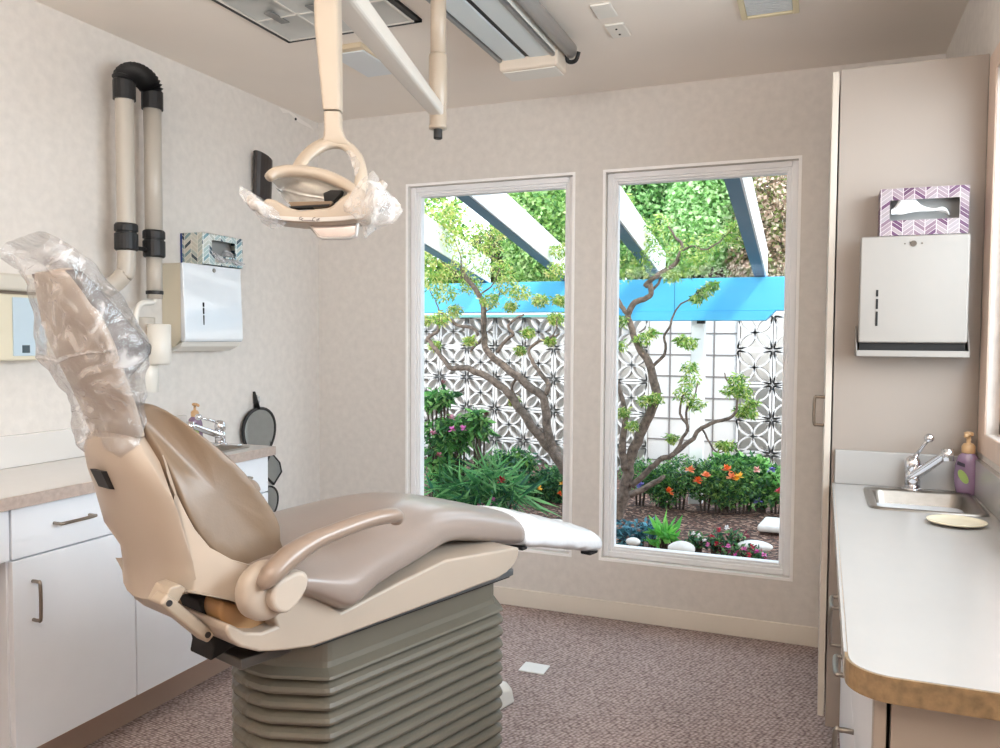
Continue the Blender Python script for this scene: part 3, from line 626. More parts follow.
# floor things
bm = bmesh.new(); box(bm, 1.421, 1.524, -.728, -.64, .0, .006)
o = obj('floor_plate', bm, mat('plate_white', (236, 234, 230), .5), None, bevel=.002); tag(o, 'flat white rectangular cover plate on the carpet in front of the window', 'plate')
t = thing('pump_box', 'small white plastic box on the carpet behind the chair base', 'box', (1.4, -1.0, 0))
bm = bmesh.new(); prism(bm, [(1.30, -1.09, 0), (1.478, -1.09, 0), (1.468, -1.09, .05), (1.445, -1.09, .075), (1.30, -1.09, .075)], (.03, .1, 0)); obj('shell', bm, M_WPL, t, bevel=.008)
# ------------------------------------------------------------------ dental chair (local x = towards the feet, y = left, z = up)
CU_ = Vector((.302, .9533, 0)); CV_ = Vector((.9533, -.302, 0)); CO = Vector((1.519, -2.185, 0))+CV_*-.16
chair = thing('dental_chair', 'beige reclining dental chair with taupe upholstery on a ribbed olive bellows base', 'dental chair', CO, math.atan2(CU_.y, CU_.x), local=True)
def ext(prof, y0, y1, slices=(), taper=None):
    """profile (u, z) extruded across the chair"""
    bm = bmesh.new(); ys = [y0, *slices, y1]; cu = sum(p[0] for p in prof)/len(prof); cz = sum(p[1] for p in prof)/len(prof)
    loft(bm, [[(u, y, z) for u, z in prof] for y in ys]); return bm
# base
obj('base_plate', B(-.16, .74, -.2, .2, 0, .03), mat('base_grey', (90, 86, 80), .5), chair, bevel=.008)
foot = [(0, -.16), (.567, -.16), (.645, -.055), (.655, 0), (.645, .055), (.567, .16), (0, .16), (-.072, .055), (-.08, 0), (-.072, -.055)]
def fring(off, z, r=.012):
    n = len(foot); out = []
    for i in range(n):
        p = Vector(foot[i]); a = Vector(foot[i-1]); b = Vector(foot[(i+1) % n])
        e1 = (p-a).normalized(); e2 = (b-p).normalized(); n1 = Vector((e1.y, -e1.x)); n2 = Vector((e2.y, -e2.x)); nn = (n1+n2).normalized(); s = off/max(.5, nn.dot(n1))
        for k in (-1, 0, 1):
            q = p+(e2*r*k if k > 0 else e1*r*k)*1.0
            q = q - (nn*.003 if k == 0 else Vector((0, 0)))
            out.append((q.x+nn.x*s, q.y+nn.y*s, z))
    return out
rings = [fring(0, .655), fring(0, .60), fring(.003, .588), fring(.022, .576), fring(.024, .57), fring(.012, .564)]
z = .5625; pitch = .0335
while z > .05:
    rings += [fring(.001, z), fring(.011, z-.005), fring(.021, z-.012), fring(.0245, z-.02), fring(.0225, z-.0265), fring(.012, z-.0315)]; z -= pitch
rings += [fring(.0, z), fring(.0, .03)]
bm = bmesh.new(); loft(bm, rings); obj('bellows', bm, M_BELL, chair, smooth=False)
for p_ in bpy.data.objects['bellows'].data.polygons: p_.use_smooth = abs(p_.normal.z) > .02 and False
obj('top_rail', B(-.06, .62, -.185, .185, .6565, .676), mat('rail_steel', (120, 124, 126), .3, .7), chair, bevel=.004)
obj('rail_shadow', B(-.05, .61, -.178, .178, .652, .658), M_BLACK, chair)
# seat pan
pan = [(-.16, .80), (-.115, .803), (-.012, .727), (.15, .752), (.31, .772), (.598, .745), (.592, .72), (.575, .70), (.543, .688), (.51, .681), (-.038, .675), (-.092, .677), (-.15, .687), (-.211, .702), (-.254, .724), (-.275, .745), (-.284, .765), (-.279, .777), (-.262, .765), (-.243, .75), (-.206, .739), (-.172, .741), (-.19, .79)]
obj('seat_pan', ext(pan, -.222, .15), M_SHELL, chair, bevel=.014, seg=4)
# upholstered seat and leg rest: one lofted cushion
def cush(u, hw, zb, zt, n=36, e=2.6, dish=0, lean=0):
    out = []; zc = (zb+zt)/2; h = (zt-zb)/2
    for k in range(n):
        a = 2*PI*k/n; c, s = math.cos(a), math.sin(a)
        y = hw*math.copysign(abs(c)**(2/e), c); z_ = h*math.copysign(abs(s)**(2/e), s)
        if s > 0: z_ -= dish*(1-(abs(y)/hw)**2) if dish > 0 else 0
        drop = 0
        out.append((u+lean*(z_/h if h else 0), y, zc+z_))
    return out
def saddle(u, hw, zb, zt, lean=0, n=40):
    """flat underside, top crowned and rolling down to the side edges"""
    out = []; e = .03
    for k in range(n):
        a = 2*PI*k/n; c, s = math.cos(a), math.sin(a); y = hw*math.copysign(abs(c)**.8, c); f = abs(y)/hw
        if s >= 0: z_ = zb+(zt-zb)*(.42+.58*(1-f**2.6)**.55) if f < 1 else zb+(zt-zb)*.42
        else: z_ = zb+(zt-zb)*.42*(1-abs(s)**.5)
        out.append((u-lean*(1-(z_-zb)/max(zt-zb, 1e-4)), y, z_))
    return out
secs = [(-.235, .15, .83, .85), (-.23, .2, .815, .865), (-.19, .24, .80, .872), (-.14, .257, .795, .876), (-.125, .264, .79, .877), (-.06, .266, .748, .878), (-.022, .268, .722, .879), (-.005, .267, .72, .88), (.02, .262, .726, .881), (.08, .245, .747, .886), (.18, .228, .757, .896), (.29, .20, .768, .902), (.36, .178, .776, .898), (.42, .164, .776, .886), (.52, .153, .752, .862), (.62, .145, .728, .832), (.72, .138, .705, .803), (.76, .136, .696, .792)]
bm = bmesh.new(); loft(bm, [saddle(*s) for s in secs]); obj('seat_cushion', bm, M_VIN, chair, sub=1, smooth=True)
secs2 = [(.735, .139, .697, .802), (.76, .141, .689, .798), (.84, .134, .672, .776), (.95, .125, .645, .742), (1.08, .113, .612, .702), (1.16, .106, .592, .676), (1.2, .102, .584, .662), (1.218, .095, .588, .652), (1.225, .08, .598, .64)]
def crumple(r, amp, seed, fr=40):
    return [(x, y, z_+amp*noise.noise((x*fr, y*fr*.5+seed, z_*fr))) for x, y, z_ in r]
bm = bmesh.new(); S = []
for i in range(len(secs2)-1):
    for k in range(4):
        f = k/4; S.append(crumple(saddle(*[a+(b-a)*f for a, b in zip(secs2[i], secs2[i+1])], n=56), .005, 3, 45))
S.append(saddle(*secs2[-1], n=56)); loft(bm, S)
obj('foot_cover', bm, mat('white_vinyl_cover', (240, 240, 242), .28, bump=.25, bscale=60, coat=.5), chair, smooth=True)
obj('toe_bracket', B(1.15, 1.2, -.09, -.05, .584, .596), M_BLACK, chair, bevel=.004)
obj('leg_bracket', B(.735, .76, -.125, .1, .69, .70), M_BLACK, chair, bevel=.004)
# back shell
shell = [(-.369, 1.128, .075), (-.352, 1.12, .088), (-.347, 1.1, .112), (-.346, 1.075, .13), (-.336, 1.015, .15), (-.321, .978, .155), (-.306, .947, .158), (-.282, .91, .168), (-.248, .883, .192), (-.196, .859, .225), (-.15, .835, .228),
         (-.135, .815, .228), (-.16, .79, .228), (-.22, .789, .228), (-.274, .818, .215), (-.308, .83, .19), (-.33, .838, .165),
         (-.315, .828, .15), (-.312, .85, .15), (-.32, .885, .15), (-.335, .93, .15), (-.345, .97, .15), (-.356, 1.01, .148), (-.372, 1.05, .135), (-.385, 1.09, .112), (-.385, 1.12, .084)]
bm = bmesh.new(); rr = []
for f in (-1, -.97, -.88, -.72, -.5, -.25, 0, .25, .5, .72, .88, .97, 1):
    row = []
    for i, (u, z_, hw) in enumerate(shell):
        bk = 1 if i >= 17 else 0
        bul = .034*(1-abs(f)**2.4)*bk; rnd_ = .012*abs(f)**10*bk
        dro = -.03*(1-f*f) if i in (16, 17, 18) else 0
        if f > 0 and 12 <= i <= 19: u += .022*f
        row.append((u-bul+rnd_, (min(hw, .162) if f > 0 else hw)*f, z_+dro))
    rr.append(row)
loft(bm, rr); obj('back_shell', bm, M_SHELL, chair, bevel=.005, seg=3)
bm = bmesh.new(); prism(bm, [(-.418, -.025, 1.056), (-.39, -.025, 1.052), (-.375, -.025, 1.015), (-.402, -.025, 1.02)], (0, .045, 0)); obj('headrest_slot', bm, M_BLACK, chair)
# back cushion
cb = [(-.378, 1.168, .085), (-.37, 1.182, .088), (-.345, 1.184, .095), (-.318, 1.162, .118), (-.275, 1.122, .138), (-.216, 1.07, .152), (-.166, 1.01, .158), (-.131, .96, .162), (-.106, .912, .165), (-.116, .886, .165), (-.092, .85, .165), (-.10, .82, .165),
      (-.15, .825, .165), (-.22, .85, .165), (-.27, .89, .163), (-.305, .93, .16), (-.334, 1.0, .155), (-.35, 1.07, .14), (-.362, 1.115, .11), (-.372, 1.145, .09)]
bm = bmesh.new(); rr = []; cen = Vector((-.24, 1.0))
for f in (-1, -.985, -.95, -.88, -.75, -.5, -.25, 0, .25, .5, .75, .88, .95, .985, 1):
    s = .86+.14*(1-abs(f)**10)**.5; rr.append([(cen.x+(u-cen.x)*s, hw*f, cen.y+(z_-cen.y)*(.3+.7*s)) for u, z_, hw in cb])
loft(bm, rr); obj('back_cushion', bm, M_VIN_SHADED, chair, sub=1, smooth=True)
lum = [(-.27, .81), (-.24, .795), (-.19, .775), (-.155, .74), (-.2, .728), (-.24, .735), (-.26, .755), (-.275, .785)]
obj('lumbar_panel', ext(lum, -.185, .02), mat('amber_underside', (168, 128, 86), .45), chair, bevel=.01, seg=3)
# recline link and mechanism
def bar(name, a, b, w, y0, y1, m):
    a = Vector(a); b = Vector(b); d = (b-a).normalized(); n_ = Vector((-d.y, d.x))*w/2
    return obj(name, ext([(a-n_-d*w/2)[:], (b-n_+d*w/2)[:], (b+n_+d*w/2)[:], (a+n_-d*w/2)[:]], y0, y1), m, chair, bevel=.006, seg=3)
for y0 in (-.16,):
    l = bar('recline_link', (-.362, .824), (-.282, .74), .023, y0, y0+.04, mat('link_beige', (164, 148, 130), .4))
    for c_ in ((-.36, .822), (-.284, .742)):
        bm = bmesh.new(); lathe(bm, [(.006, y0-.002), (.006, y0+.01)], (c_[0], 0, c_[1]), 'y', 12); obj('pivot_bolt', bm, M_BLACK, l)
obj('hinge_bracket', ext([(-.355, .848), (-.335, .85), (-.322, .838), (-.34, .815), (-.36, .806), (-.372, .82)], -.155, -.1), mat('link_beige', (164, 148, 130), .4), chair, bevel=.004)
obj('mechanism', ext([(-.285, .80), (-.265, .815), (-.2, .77), (-.17, .70), (-.26, .675), (-.255, .70), (-.265, .745)], -.13, -.05), M_DARK, chair, bevel=.004)
obj('cross_bar', B(-.22, -.1, -.17, .0, .655, .676), mat('mech_grey', (84, 78, 72), .4, .4), chair, bevel=.003)
# arm rests and hubs
for s in (-1, 1):
    Y = .272*s
    path = [(-.24, Y*.98, .845), (-.222, Y, .864), (-.182, Y, .889), (-.14, Y, .905), (-.097, Y, .914), (.006, Y, .926), (.075, Y, .926), (.098, Y*.98, .92), (.108, Y*.96, .905)]
    bm = bmesh.new(); tube(bm, smoothpath(path, 6), [.012, .024, .026, .0235, .021, .020, .0195, .018, .012], 16, squash=(.85, 1.15))
    arm = obj('armrest', bm, mat('armrest_shaded', (140, 121, 107), .3, coat=.2), chair, smooth=True)  # armrest colour carries the near side's shade
    bm = bmesh.new(); k_ = 1 if s < 0 else .8; lathe(bm, [(.03*k_, .21*s), (.05*k_, .222*s), (.056*k_, .232*s), (.056*k_, .25*s), (.05*k_, .262*s), (.03*k_, .266*s)], (-.215 if s < 0 else -.16, 0, .828), 'y', 28); obj('hub', bm, M_SHELL, chair, smooth=True)
    tear = [((-.192 if s < 0 else -.14)+.036*math.cos(a)*(1.35 if math.cos(a) > 0 else 1), .822+.035*math.sin(a)+.018*max(0, math.cos(a))) for a in [2*PI*k/24 for k in range(24)]]
    bm = bmesh.new(); loft(bm, [[(u, .262*s, z_) for u, z_ in tear], [(u, .281*s, z_) for u, z_ in tear], [((-.185 if s < 0 else -.135)+(u+(.185 if s < 0 else .135))*.88, .286*s, .825+(z_-.825)*.88) for u, z_ in tear]]); obj('hub_cap', bm, mat('cap_shaded', (178, 164, 150), .4), chair, smooth=False, bevel=.003)  # cap colour lowered to paint in shade, like the shell
# head rest and its plastic bag
hl = [(1.425, -.492, .05), (1.41, -.487, .068), (1.385, -.479, .084), (1.34, -.464, .104), (1.29, -.446, .112), (1.25, -.43, .106), (1.21, -.414, .1), (1.17, -.399, .096), (1.12, -.383, .09)]
rr = []
for z_, u, hw in hl:
    n = 28; ring = []
    for k in range(n):
        a = 2*PI*k/n; c, s = math.cos(a), math.sin(a)
        ring.append((u+.013+.013*math.copysign(abs(c)**.5, c)-.006*(1-abs(s)), (hw+.012)*math.copysign(abs(s)**.6, s)+.012, z_+.004*c))
    rr.append(ring)
bm = bmesh.new(); loft(bm, rr); obj('headrest_shell', bm, M_SHELL, chair, smooth=True, bevel=.004)
pd = [(-.487, 1.423), (-.474, 1.418), (-.448, 1.392), (-.388, 1.326), (-.352, 1.29), (-.354, 1.274), (-.38, 1.246), (-.40, 1.225), (-.412, 1.225), (-.425, 1.262), (-.44, 1.308), (-.458, 1.356), (-.474, 1.392)]
obj('headrest_pad', ext(pd, -.098, .098), M_PAD, chair, bevel=.01, seg=3)
def bag(axis_pts, seed, amp, n=44, fr=9):
    """loose bag lofted round (u, z, half thickness, half width) stations then crumpled"""
    rings = []; P = []
    m = 10
    for i in range(len(axis_pts)-1):
        for k in range(m):
            f = k/m; P.append([a+(b-a)*f for a, b in zip(axis_pts[i], axis_pts[i+1])])
    P.append(list(axis_pts[-1]))
    for i, (u, z_, th, hw) in enumerate(P):
        a = P[max(i-1, 0)]; b = P[min(i+1, len(P)-1)]; d = Vector((b[0]-a[0], b[1]-a[1])).normalized(); nrm = Vector((d.y, -d.x))
        ring = []
        for k in range(n):
            t_ = 2*PI*k/n; c, s = math.cos(t_), math.sin(t_)
            x = math.copysign(abs(c)**.7, c)*th; y = math.copysign(abs(s)**.75, s)*hw
            q = Vector((u+nrm.x*x, y, z_+nrm.y*x)); v = noise.noise_vector(q*fr+Vector((seed, 0, 0)))*amp + noise.noise_vector(q*fr*3+Vector((0, seed, 0)))*amp*.45
            rg = 1-abs(noise.noise(q*fr*1.7+Vector((0, 0, seed))))
            q = q+v+Vector((nrm.x*c, s, nrm.y*c))*(rg-.7)*amp*.8; ring.append(q)
        rings.append(ring)
    bm = bmesh.new(); loft(bm, rings, caps=False); return bm
st = [(-.40, 1.07, .012, .06), (-.398, 1.095, .028, .085), (-.392, 1.13, .034, .1), (-.39, 1.16, .036, .105), (-.395, 1.2, .042, .115), (-.405, 1.24, .06, .122), (-.415, 1.29, .075, .128), (-.445, 1.35, .058, .118), (-.475, 1.405, .04, .105), (-.50, 1.44, .032, .1), (-.535, 1.465, .022, .095)]
o = obj('headrest_cover', bag(st, 3.1, .016), M_FILM, chair, smooth=True)

# ------------------------------------------------------------------ dental light on its ceiling pole
D = 1.66
LM = mat('light_cream', (172, 157, 140), .35)
LT = thing('dental_light', 'cream dental operating light with plastic-bagged handles hanging from a folding arm', 'dental light', at(438, 60, 2.37))
pb = at(438, 124, 2.37); ptop = Vector((pb.x, pb.y, H))
bm = bmesh.new(); tube(bm, [ptop, Vector((pb.x, pb.y, pb.z+.17))], .0235, 20); obj('pole', bm, LM, LT, smooth=True)
bm = bmesh.new(); lathe(bm, [(.026, .20), (.0275, .195), (.0275, .06), (.025, .056), (.025, 0), (.027, -.006), (.027, -.014), (.02, -.016)], (pb.x, pb.y, pb.z)); obj('collar', bm, LM, LT, smooth=True)
bm = bmesh.new(); lathe(bm, [(.013, -.016), (.013, -.042), (.0105, -.044)], (pb.x, pb.y, pb.z)); obj('pole_tip', bm, M_BLACK, LT, smooth=False)
el = at(327, -25, D+.02)
a = Vector((pb.x, pb.y, pb.z+.035)); d = (el-a).normalized(); side = d.cross(Vector((0, 0, 1))).normalized(); upv = side.cross(d)
bm = bmesh.new(); rings = []
for f, w, h in ((-.03, .018, .03), (.0, .021, .034), (.35, .027, .042), (.8, .034, .05), (1.0, .036, .05), (1.06, .03, .044)):
    p = a+(el-a)*f; q = []
    for k in range(20):
        t_ = 2*PI*k/20; c, s = math.cos(t_), math.sin(t_); q.append(p+side*w*math.copysign(abs(c)**.45, c)+upv*h*.5*math.copysign(abs(s)**.45, s))
    rings.append(q)
loft(bm, rings); boom = obj('boom', bm, mat('boom_white', (198, 191, 182), .35), LT, smooth=False, bevel=.002)
for f in (.04, .26, .62, .8):
    p = a+(el-a)*f+side*(.022+.013*f); bm = bmesh.new(); bmesh.ops.create_uvsphere(bm, u_segments=10, v_segments=6, radius=.005, matrix=Matrix.Translation(p)); obj('boom_screw', bm, M_DARK, boom)
# drop arm
def boxtube(bm, pts, ws, ds, n=20, ex=.4):
    rings = []
    for p, w, dd in zip(pts, ws, ds):
        rings.append([Vector(p)+CR*w*math.copysign(abs(math.cos(2*PI*k/n))**ex, math.cos(2*PI*k/n))+Vector((-CR.y, CR.x, 0))*dd*math.copysign(abs(math.sin(2*PI*k/n))**ex, math.sin(2*PI*k/n)) for k in range(n)])
    loft(bm, rings)
bm = bmesh.new(); boxtube(bm, [at(327, -45, D), at(328.5, 30, D), at(333, 112, D)], [.026, .0255, .0185], [.026, .026, .02]); obj('drop_arm', bm, LM, LT, bevel=.002)
bm = bmesh.new(); boxtube(bm, [at(333, 113, D), at(333.5, 128, D), at(335, 138, D), at(336, 146, D)], [.0175, .017, .022, .034], [.018, .018, .018, .014]); obj('arm_socket', bm, LM, LT, bevel=.002)
bm = bmesh.new(); lathe(bm, [(.04, -.04), (.045, -.03), (.045, .03), (.04, .04)], at(327, -32, D)); obj('elbow', bm, LM, LT, smooth=True)
# yoke
yk = [at(*q) for q in ((292, 182, D-.06), (297, 170, D-.05), (305, 158, D-.03), (317, 148, D-.01), (330, 143, D), (344, 145, D), (354, 153, D-.01), (360, 167, D-.03), (361, 184, D-.04), (356, 203, D-.05))]
bm = bmesh.new(); tube(bm, smoothpath(yk, 5), [.010, .011, .013, .015, .015, .012, .011, .0105, .011, .013], 14, squash=(1.3, .8)); obj('yoke', bm, LM, LT, smooth=True)
# head: front bar, brow, reflector dish, lamp, shield
DH = D-.10
def L3(px, py, dz=0): return at(px, py, DH+dz)
top = [(258, 206), (266, 197), (276, 200), (288, 207), (300, 210), (330, 207), (341, 197), (352, 190), (362, 186), (369, 200), (371, 210)]
bot = [(371, 214), (362, 219), (340, 222), (318, 223), (296, 222.5), (275, 220), (263, 215)]
bm = bmesh.new(); prism(bm, [L3(x, y, -.03) for x, y in top+bot], CF*.075); obj('front_bar', bm, LM, LT, bevel=.008, seg=3)
bm = bmesh.new(); prism(bm, [L3(x, y, -.0325) for x, y in ((262, 216.5), (275, 219), (296, 221), (318, 221.5), (340, 220.5), (362, 217.5), (365, 214), (340, 216.5), (318, 217.5), (296, 217), (275, 215.5), (262, 213.5))], CF*.01); obj('nameplate_strip', bm, mat('nameplate_grey', (196, 190, 184), .35), LT)
for x, y, s in ((300.5, 218.5, 1), (302.5, 219.6, .8), (314, 219.6, 1.3), (317.5, 220.2, .7), (319, 219.4, .6)):
    bm = bmesh.new(); tube(bm, smoothpath([L3(x+s*1.1, y-1.4*s, -.0335), L3(x-s*.6, y-1.2*s, -.0335), L3(x-s*.9, y+.7*s, -.0335), L3(x+s*.9, y+1.1*s, -.0335)], 4), .0006, 6); obj('lettering', bm, mat('lettering_grey', (70, 66, 66), .5), LT)
bm = bmesh.new(); tube(bm, [L3(303.5, 220.2, -.0335), L3(312.5, 220.4, -.0335)], .0005, 6); obj('lettering', bm, mat('lettering_grey', (70, 66, 66), .5), LT)
brow = [at(*q) for q in ((268.5, 178, DH-.02), (275, 173, DH-.01), (288, 171, DH), (304, 171.5, DH), (322, 175, DH), (338, 181, DH-.005), (349, 187, DH-.015), (357, 193, DH-.02))]
bm = bmesh.new(); tube(bm, smoothpath(brow, 5), [.008, .010, .011, .011, .011, .011, .010, .009], 12, squash=(1.1, 1.2)); obj('brow', bm, LM, LT, smooth=True)
E1 = smoothpath([L3(*q) for q in ((270, 180, .0), (280, 177, .01), (296, 175, .01), (316, 178, .01), (332, 183, .0), (346, 190, -.01))], 4)
E2 = smoothpath([L3(*q) for q in ((274, 186, -.01), (279, 193, -.01), (287, 203, -.01), (302, 206, -.01), (324, 205, -.01), (336, 198, -.01))], 4)
bm = bmesh.new(); rows = []
for k in range(9):
    f = k/8; rows.append([p+(q-p)*f+CF*(.055*math.sin(PI*min(1, f*.9+.05))) for p, q in zip(E1, E2)])
loft(bm, rows, caps=False, closed=False); obj('reflector', bm, mat('reflector_mirror', (206, 202, 196), .2, .45, var=.12, vscale=40), LT, smooth=True)
bm = bmesh.new(); prism(bm, [L3(x, y, -.012) for x, y in ((323, 193), (330, 190), (342.5, 190), (341, 194), (331, 203.5), (324, 201))], CF*.02); obj('lamp_housing', bm, M_DARK, LT, bevel=.002)
bm = bmesh.new(); prism(bm, [L3(x, y, -.014) for x, y in ((288.5, 202), (331, 201), (333, 202), (329, 207), (292, 208))], CF*.02); obj('reflector_sill', bm, mat('sill_brown', (112, 90, 66), .5), LT)
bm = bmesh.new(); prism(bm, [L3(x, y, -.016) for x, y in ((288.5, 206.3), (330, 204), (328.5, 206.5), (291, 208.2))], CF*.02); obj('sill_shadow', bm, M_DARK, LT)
bm = bmesh.new(); prism(bm, [L3(x, y, -.0) for x, y in ((304.5, 222), (317, 237), (322, 239.5), (350, 239), (357, 236), (359, 220)) ], CF*.012); obj('shield_frame', bm, mat('shield_rim', (186, 182, 178), .3), LT, bevel=.003)
bm = bmesh.new(); bm.faces.new([bm.verts.new(L3(x, y, -.0012)) for x, y in ((307.5, 222.5), (319, 236.2), (323, 237), (350, 236.8), (355, 234), (356.5, 221))]); obj('shield', bm, mat('shield_mirror', (190, 178, 172), .12, .6, var=.1, vscale=20), LT)
for nm, pts in (('left', [(282, 216, -.01), (268, 212, -.02), (256, 204, -.03), (250, 197, -.03)]), ('right', [(360, 205, -.01), (370, 200, -.02), (378, 190, -.03), (384, 182, -.03)]), ('right', [(368, 208, -.01), (381, 205, -.03), (393, 206, -.04), (398, 209, -.04)])):
    bm = bmesh.new(); tube(bm, smoothpath([L3(*q) for q in pts], 5), [.014, .0125, .011, .009], 12); obj('handle', bm, mat('handle_grey', (176, 166, 156), .4), LT, smooth=True)
def sheet(rows, amp, seed, nsub=6, m=M_FILM2):
    """crumpled plastic sheet through a grid of points"""
    G = [smoothpath(r, nsub) for r in rows]; nn = len(G[0]); cols = [smoothpath([g[j] for g in G], nsub) for j in range(nn)]
    bm = bmesh.new(); V = [[bm.verts.new(p+noise.noise_vector(p*22+Vector((seed, 0, 0)))*amp+noise.noise_vector(p*60+Vector((0, seed, 0)))*amp*.4) for p in c_] for c_ in cols]
    for i in range(len(V)-1):
        for j in range(len(V[0])-1): bm.faces.new((V[i][j], V[i+1][j], V[i+1][j+1], V[i][j+1]))
    return bm
PB = film_mat('handle_bag_film', (232, 230, 228), .26, 34)
obj('handle_bag', sheet([[L3(241, 186, -.05), L3(256, 196, -.06), L3(270, 203, -.05), L3(279, 211, -.04)], [L3(245, 200, -.07), L3(256, 208, -.08), L3(268, 214, -.07), L3(283, 221, -.05)], [L3(254, 210, -.02), L3(262, 222, -.03), L3(274, 229, -.03), L3(289, 222, -.02)]], .008, 1), PB, LT, smooth=True)
obj('handle_bag', sheet([[L3(366, 176, -.04), L3(372, 171, -.05), L3(380, 182, -.06), L3(391, 196, -.05), L3(403, 211, -.04)], [L3(353, 188, -.06), L3(362, 188, -.08), L3(373, 196, -.08), L3(386, 206, -.07), L3(397, 219, -.05)], [L3(345, 206, -.06), L3(358, 214, -.07), L3(368, 222, -.07), L3(372, 226, -.06), L3(380, 230, -.04)], [L3(348, 214, -.03), L3(357, 218, -.05), L3(361, 230, -.05), L3(363, 238, -.04), L3(366, 236, -.03)]], .009, 5), PB, LT, smooth=True)
bm = sheet([[at(352, 152, D-.03), at(360, 163, D-.05), at(357, 172, D-.05)], [at(346, 150, D-.02), at(352, 166, D-.04), at(354, 176, D-.05)]], .006, 9); obj('yoke_bag', bm, PB, LT, smooth=True)
# ------------------------------------------------------------------ garden outside
GZ = .08
def mulch_mat():
    m = bpy.data.materials.new('bark_mulch'); m.use_nodes = True; nt = m.node_tree; N = nt.nodes; L = nt.links; b = N['Principled BSDF']; b.inputs['Roughness'].default_value = .95
    tc = N.new('ShaderNodeTexCoord'); mp = N.new('ShaderNodeMapping'); mp.inputs['Scale'].default_value = (60, 100, 80); mp.inputs['Rotation'].default_value = (0, 0, .6); L.new(tc.outputs['Object'], mp.inputs[0])
    n0 = N.new('ShaderNodeTexNoise'); n0.inputs['Scale'].default_value = 6; L.new(tc.outputs['Object'], n0.inputs['Vector'])
    ad = N.new('ShaderNodeMix'); ad.data_type = 'VECTOR'; ad.inputs[0].default_value = .12; L.new(mp.outputs[0], ad.inputs[4]); L.new(n0.outputs['Color'], ad.inputs[5])
    v = N.new('ShaderNodeTexVoronoi'); v.inputs['Scale'].default_value = 1; L.new(ad.outputs[1], v.inputs['Vector'])
    r = N.new('ShaderNodeValToRGB'); r.color_ramp.interpolation = 'CONSTANT'
    cols = [(60, 40, 34), (96, 64, 52), (70, 48, 40), (124, 84, 68), (84, 58, 48), (176, 140, 120), (50, 34, 30)]
    while len(r.color_ramp.elements) < len(cols): r.color_ramp.elements.new(.5)
    for i, c in enumerate(cols): r.color_ramp.elements[i].position = i/len(cols); r.color_ramp.elements[i].color = lin(c)
    sp = N.new('ShaderNodeSeparateColor'); L.new(v.outputs['Color'], sp.inputs[0]); L.new(sp.outputs[0], r.inputs['Fac']); L.new(r.outputs[0], b.inputs['Base Color'])
    bp = N.new('ShaderNodeBump'); bp.inputs['Strength'].default_value = 1; bp.inputs['Distance'].default_value = .03; L.new(sp.outputs[1], bp.inputs['Height']); L.new(bp.outputs[0], b.inputs['Normal']); return m
bm = bmesh.new()
nx, ny = 60, 40; V = [[bm.verts.new((-4+10*i/nx, .16+3.8*j/ny, GZ+.02*noise.noise((i*.4, j*.4, 0))+.012*noise.noise((i*1.3, j*1.3, 5)))) for j in range(ny+1)] for i in range(nx+1)]
for i in range(nx):
    for j in range(ny): bm.faces.new((V[i][j], V[i+1][j], V[i+1][j+1], V[i][j+1]))
struct('ground', bm, mulch_mat(), smooth=True)
struct('ground_beyond', B(-14, 14, 3.96, 30, -.2, .0), mat('dry_grass', (120, 118, 76), .95, var=.3, vscale=2))
struct('side_yard', B(3.09, 14, -9, 3.96, -.2, .0), mat('concrete_paving', (186, 180, 172), .9, var=.06, vscale=3))

# breeze block screen wall with a gridded panel between its two runs
WY = 3.75; BS = .305; TH = .13; ZB = .02
M_BLK = mat('white_block_paint', (214, 208, 204), .8, var=.03, vscale=10)
def block(bm, x0, z0):
    s = BS; w = .02; cx, cz = x0+s/2, z0+s/2; e = s/2-.004
    for a in ((cx-e, cx+e, cz-e, cz-e+w), (cx-e, cx+e, cz+e-w, cz+e), (cx-e, cx-e+w, cz-e+w, cz+e-w), (cx+e-w, cx+e, cz-e+w, cz+e-w)): box(bm, a[0], a[1], WY, WY+TH, a[2], a[3])
    r = e-w*.3; t = .017
    for q in range(4):                      # four leaf shapes along the diagonals, each from two curved ribs
        sx_, sz_ = ((1, 1), (-1, 1), (-1, -1), (1, -1))[q]
        for flip in (0, 1):
            n = 7; P = []
            for k in range(n+1):
                f = k/n; a, b = r*math.sin(f*PI/2), r*(1-math.cos(f*PI/2))
                if flip: a, b = b, a
                P.append((a, b))
            for k in range(n):
                (a0, b0), (a1, b1) = P[k], P[k+1]; d = Vector((a1-a0, b1-b0)).normalized(); nn = Vector((-d.y, d.x))*t/2
                pts = [(a0-nn.x, b0-nn.y), (a1-nn.x, b1-nn.y), (a1+nn.x, b1+nn.y), (a0+nn.x, b0+nn.y)]
                prism(bm, [(cx+sx_*p, WY, cz+sz_*q_) for p, q_ in pts], (0, TH, 0))
t = thing('breeze_block_wall', 'white breeze block screen wall with leaf pattern behind the garden', 'wall', (.5, WY, 0))
bm = bmesh.new()
for i in range(7):
    for k in range(5): block(bm, 1.015-BS*(i+1), ZB+k*BS-.02)
for i in range(7, 12):
    for k in range(5): block(bm, 1.015-BS*(i+1), ZB+k*BS-.02)
obj('block_run', bm, M_BLK, t)
bm = bmesh.new()
for i in range(5):
    for k in range(5): block(bm, 1.80+BS*i, ZB+k*BS-.02)
obj('block_run', bm, M_BLK, t)
g = thing('gate_panel', 'white gridded panel between the two breeze block runs behind the tree', 'panel', (1.4, WY, 0))
obj('panel', B(1.018, 1.797, WY+.03, WY+.08, 0, 1.525), M_BLK, g)
bm = bmesh.new()
for k in range(1, 5): box(bm, 1.018+.195*k-.2*.0-.006, 1.018+.195*k+.006, WY+.02, WY+.032, 0, 1.525) if k < 4 else None
for k in range(1, 8): box(bm, 1.018, 1.797, WY+.022, WY+.031, k*.195-.005, k*.195+.005)
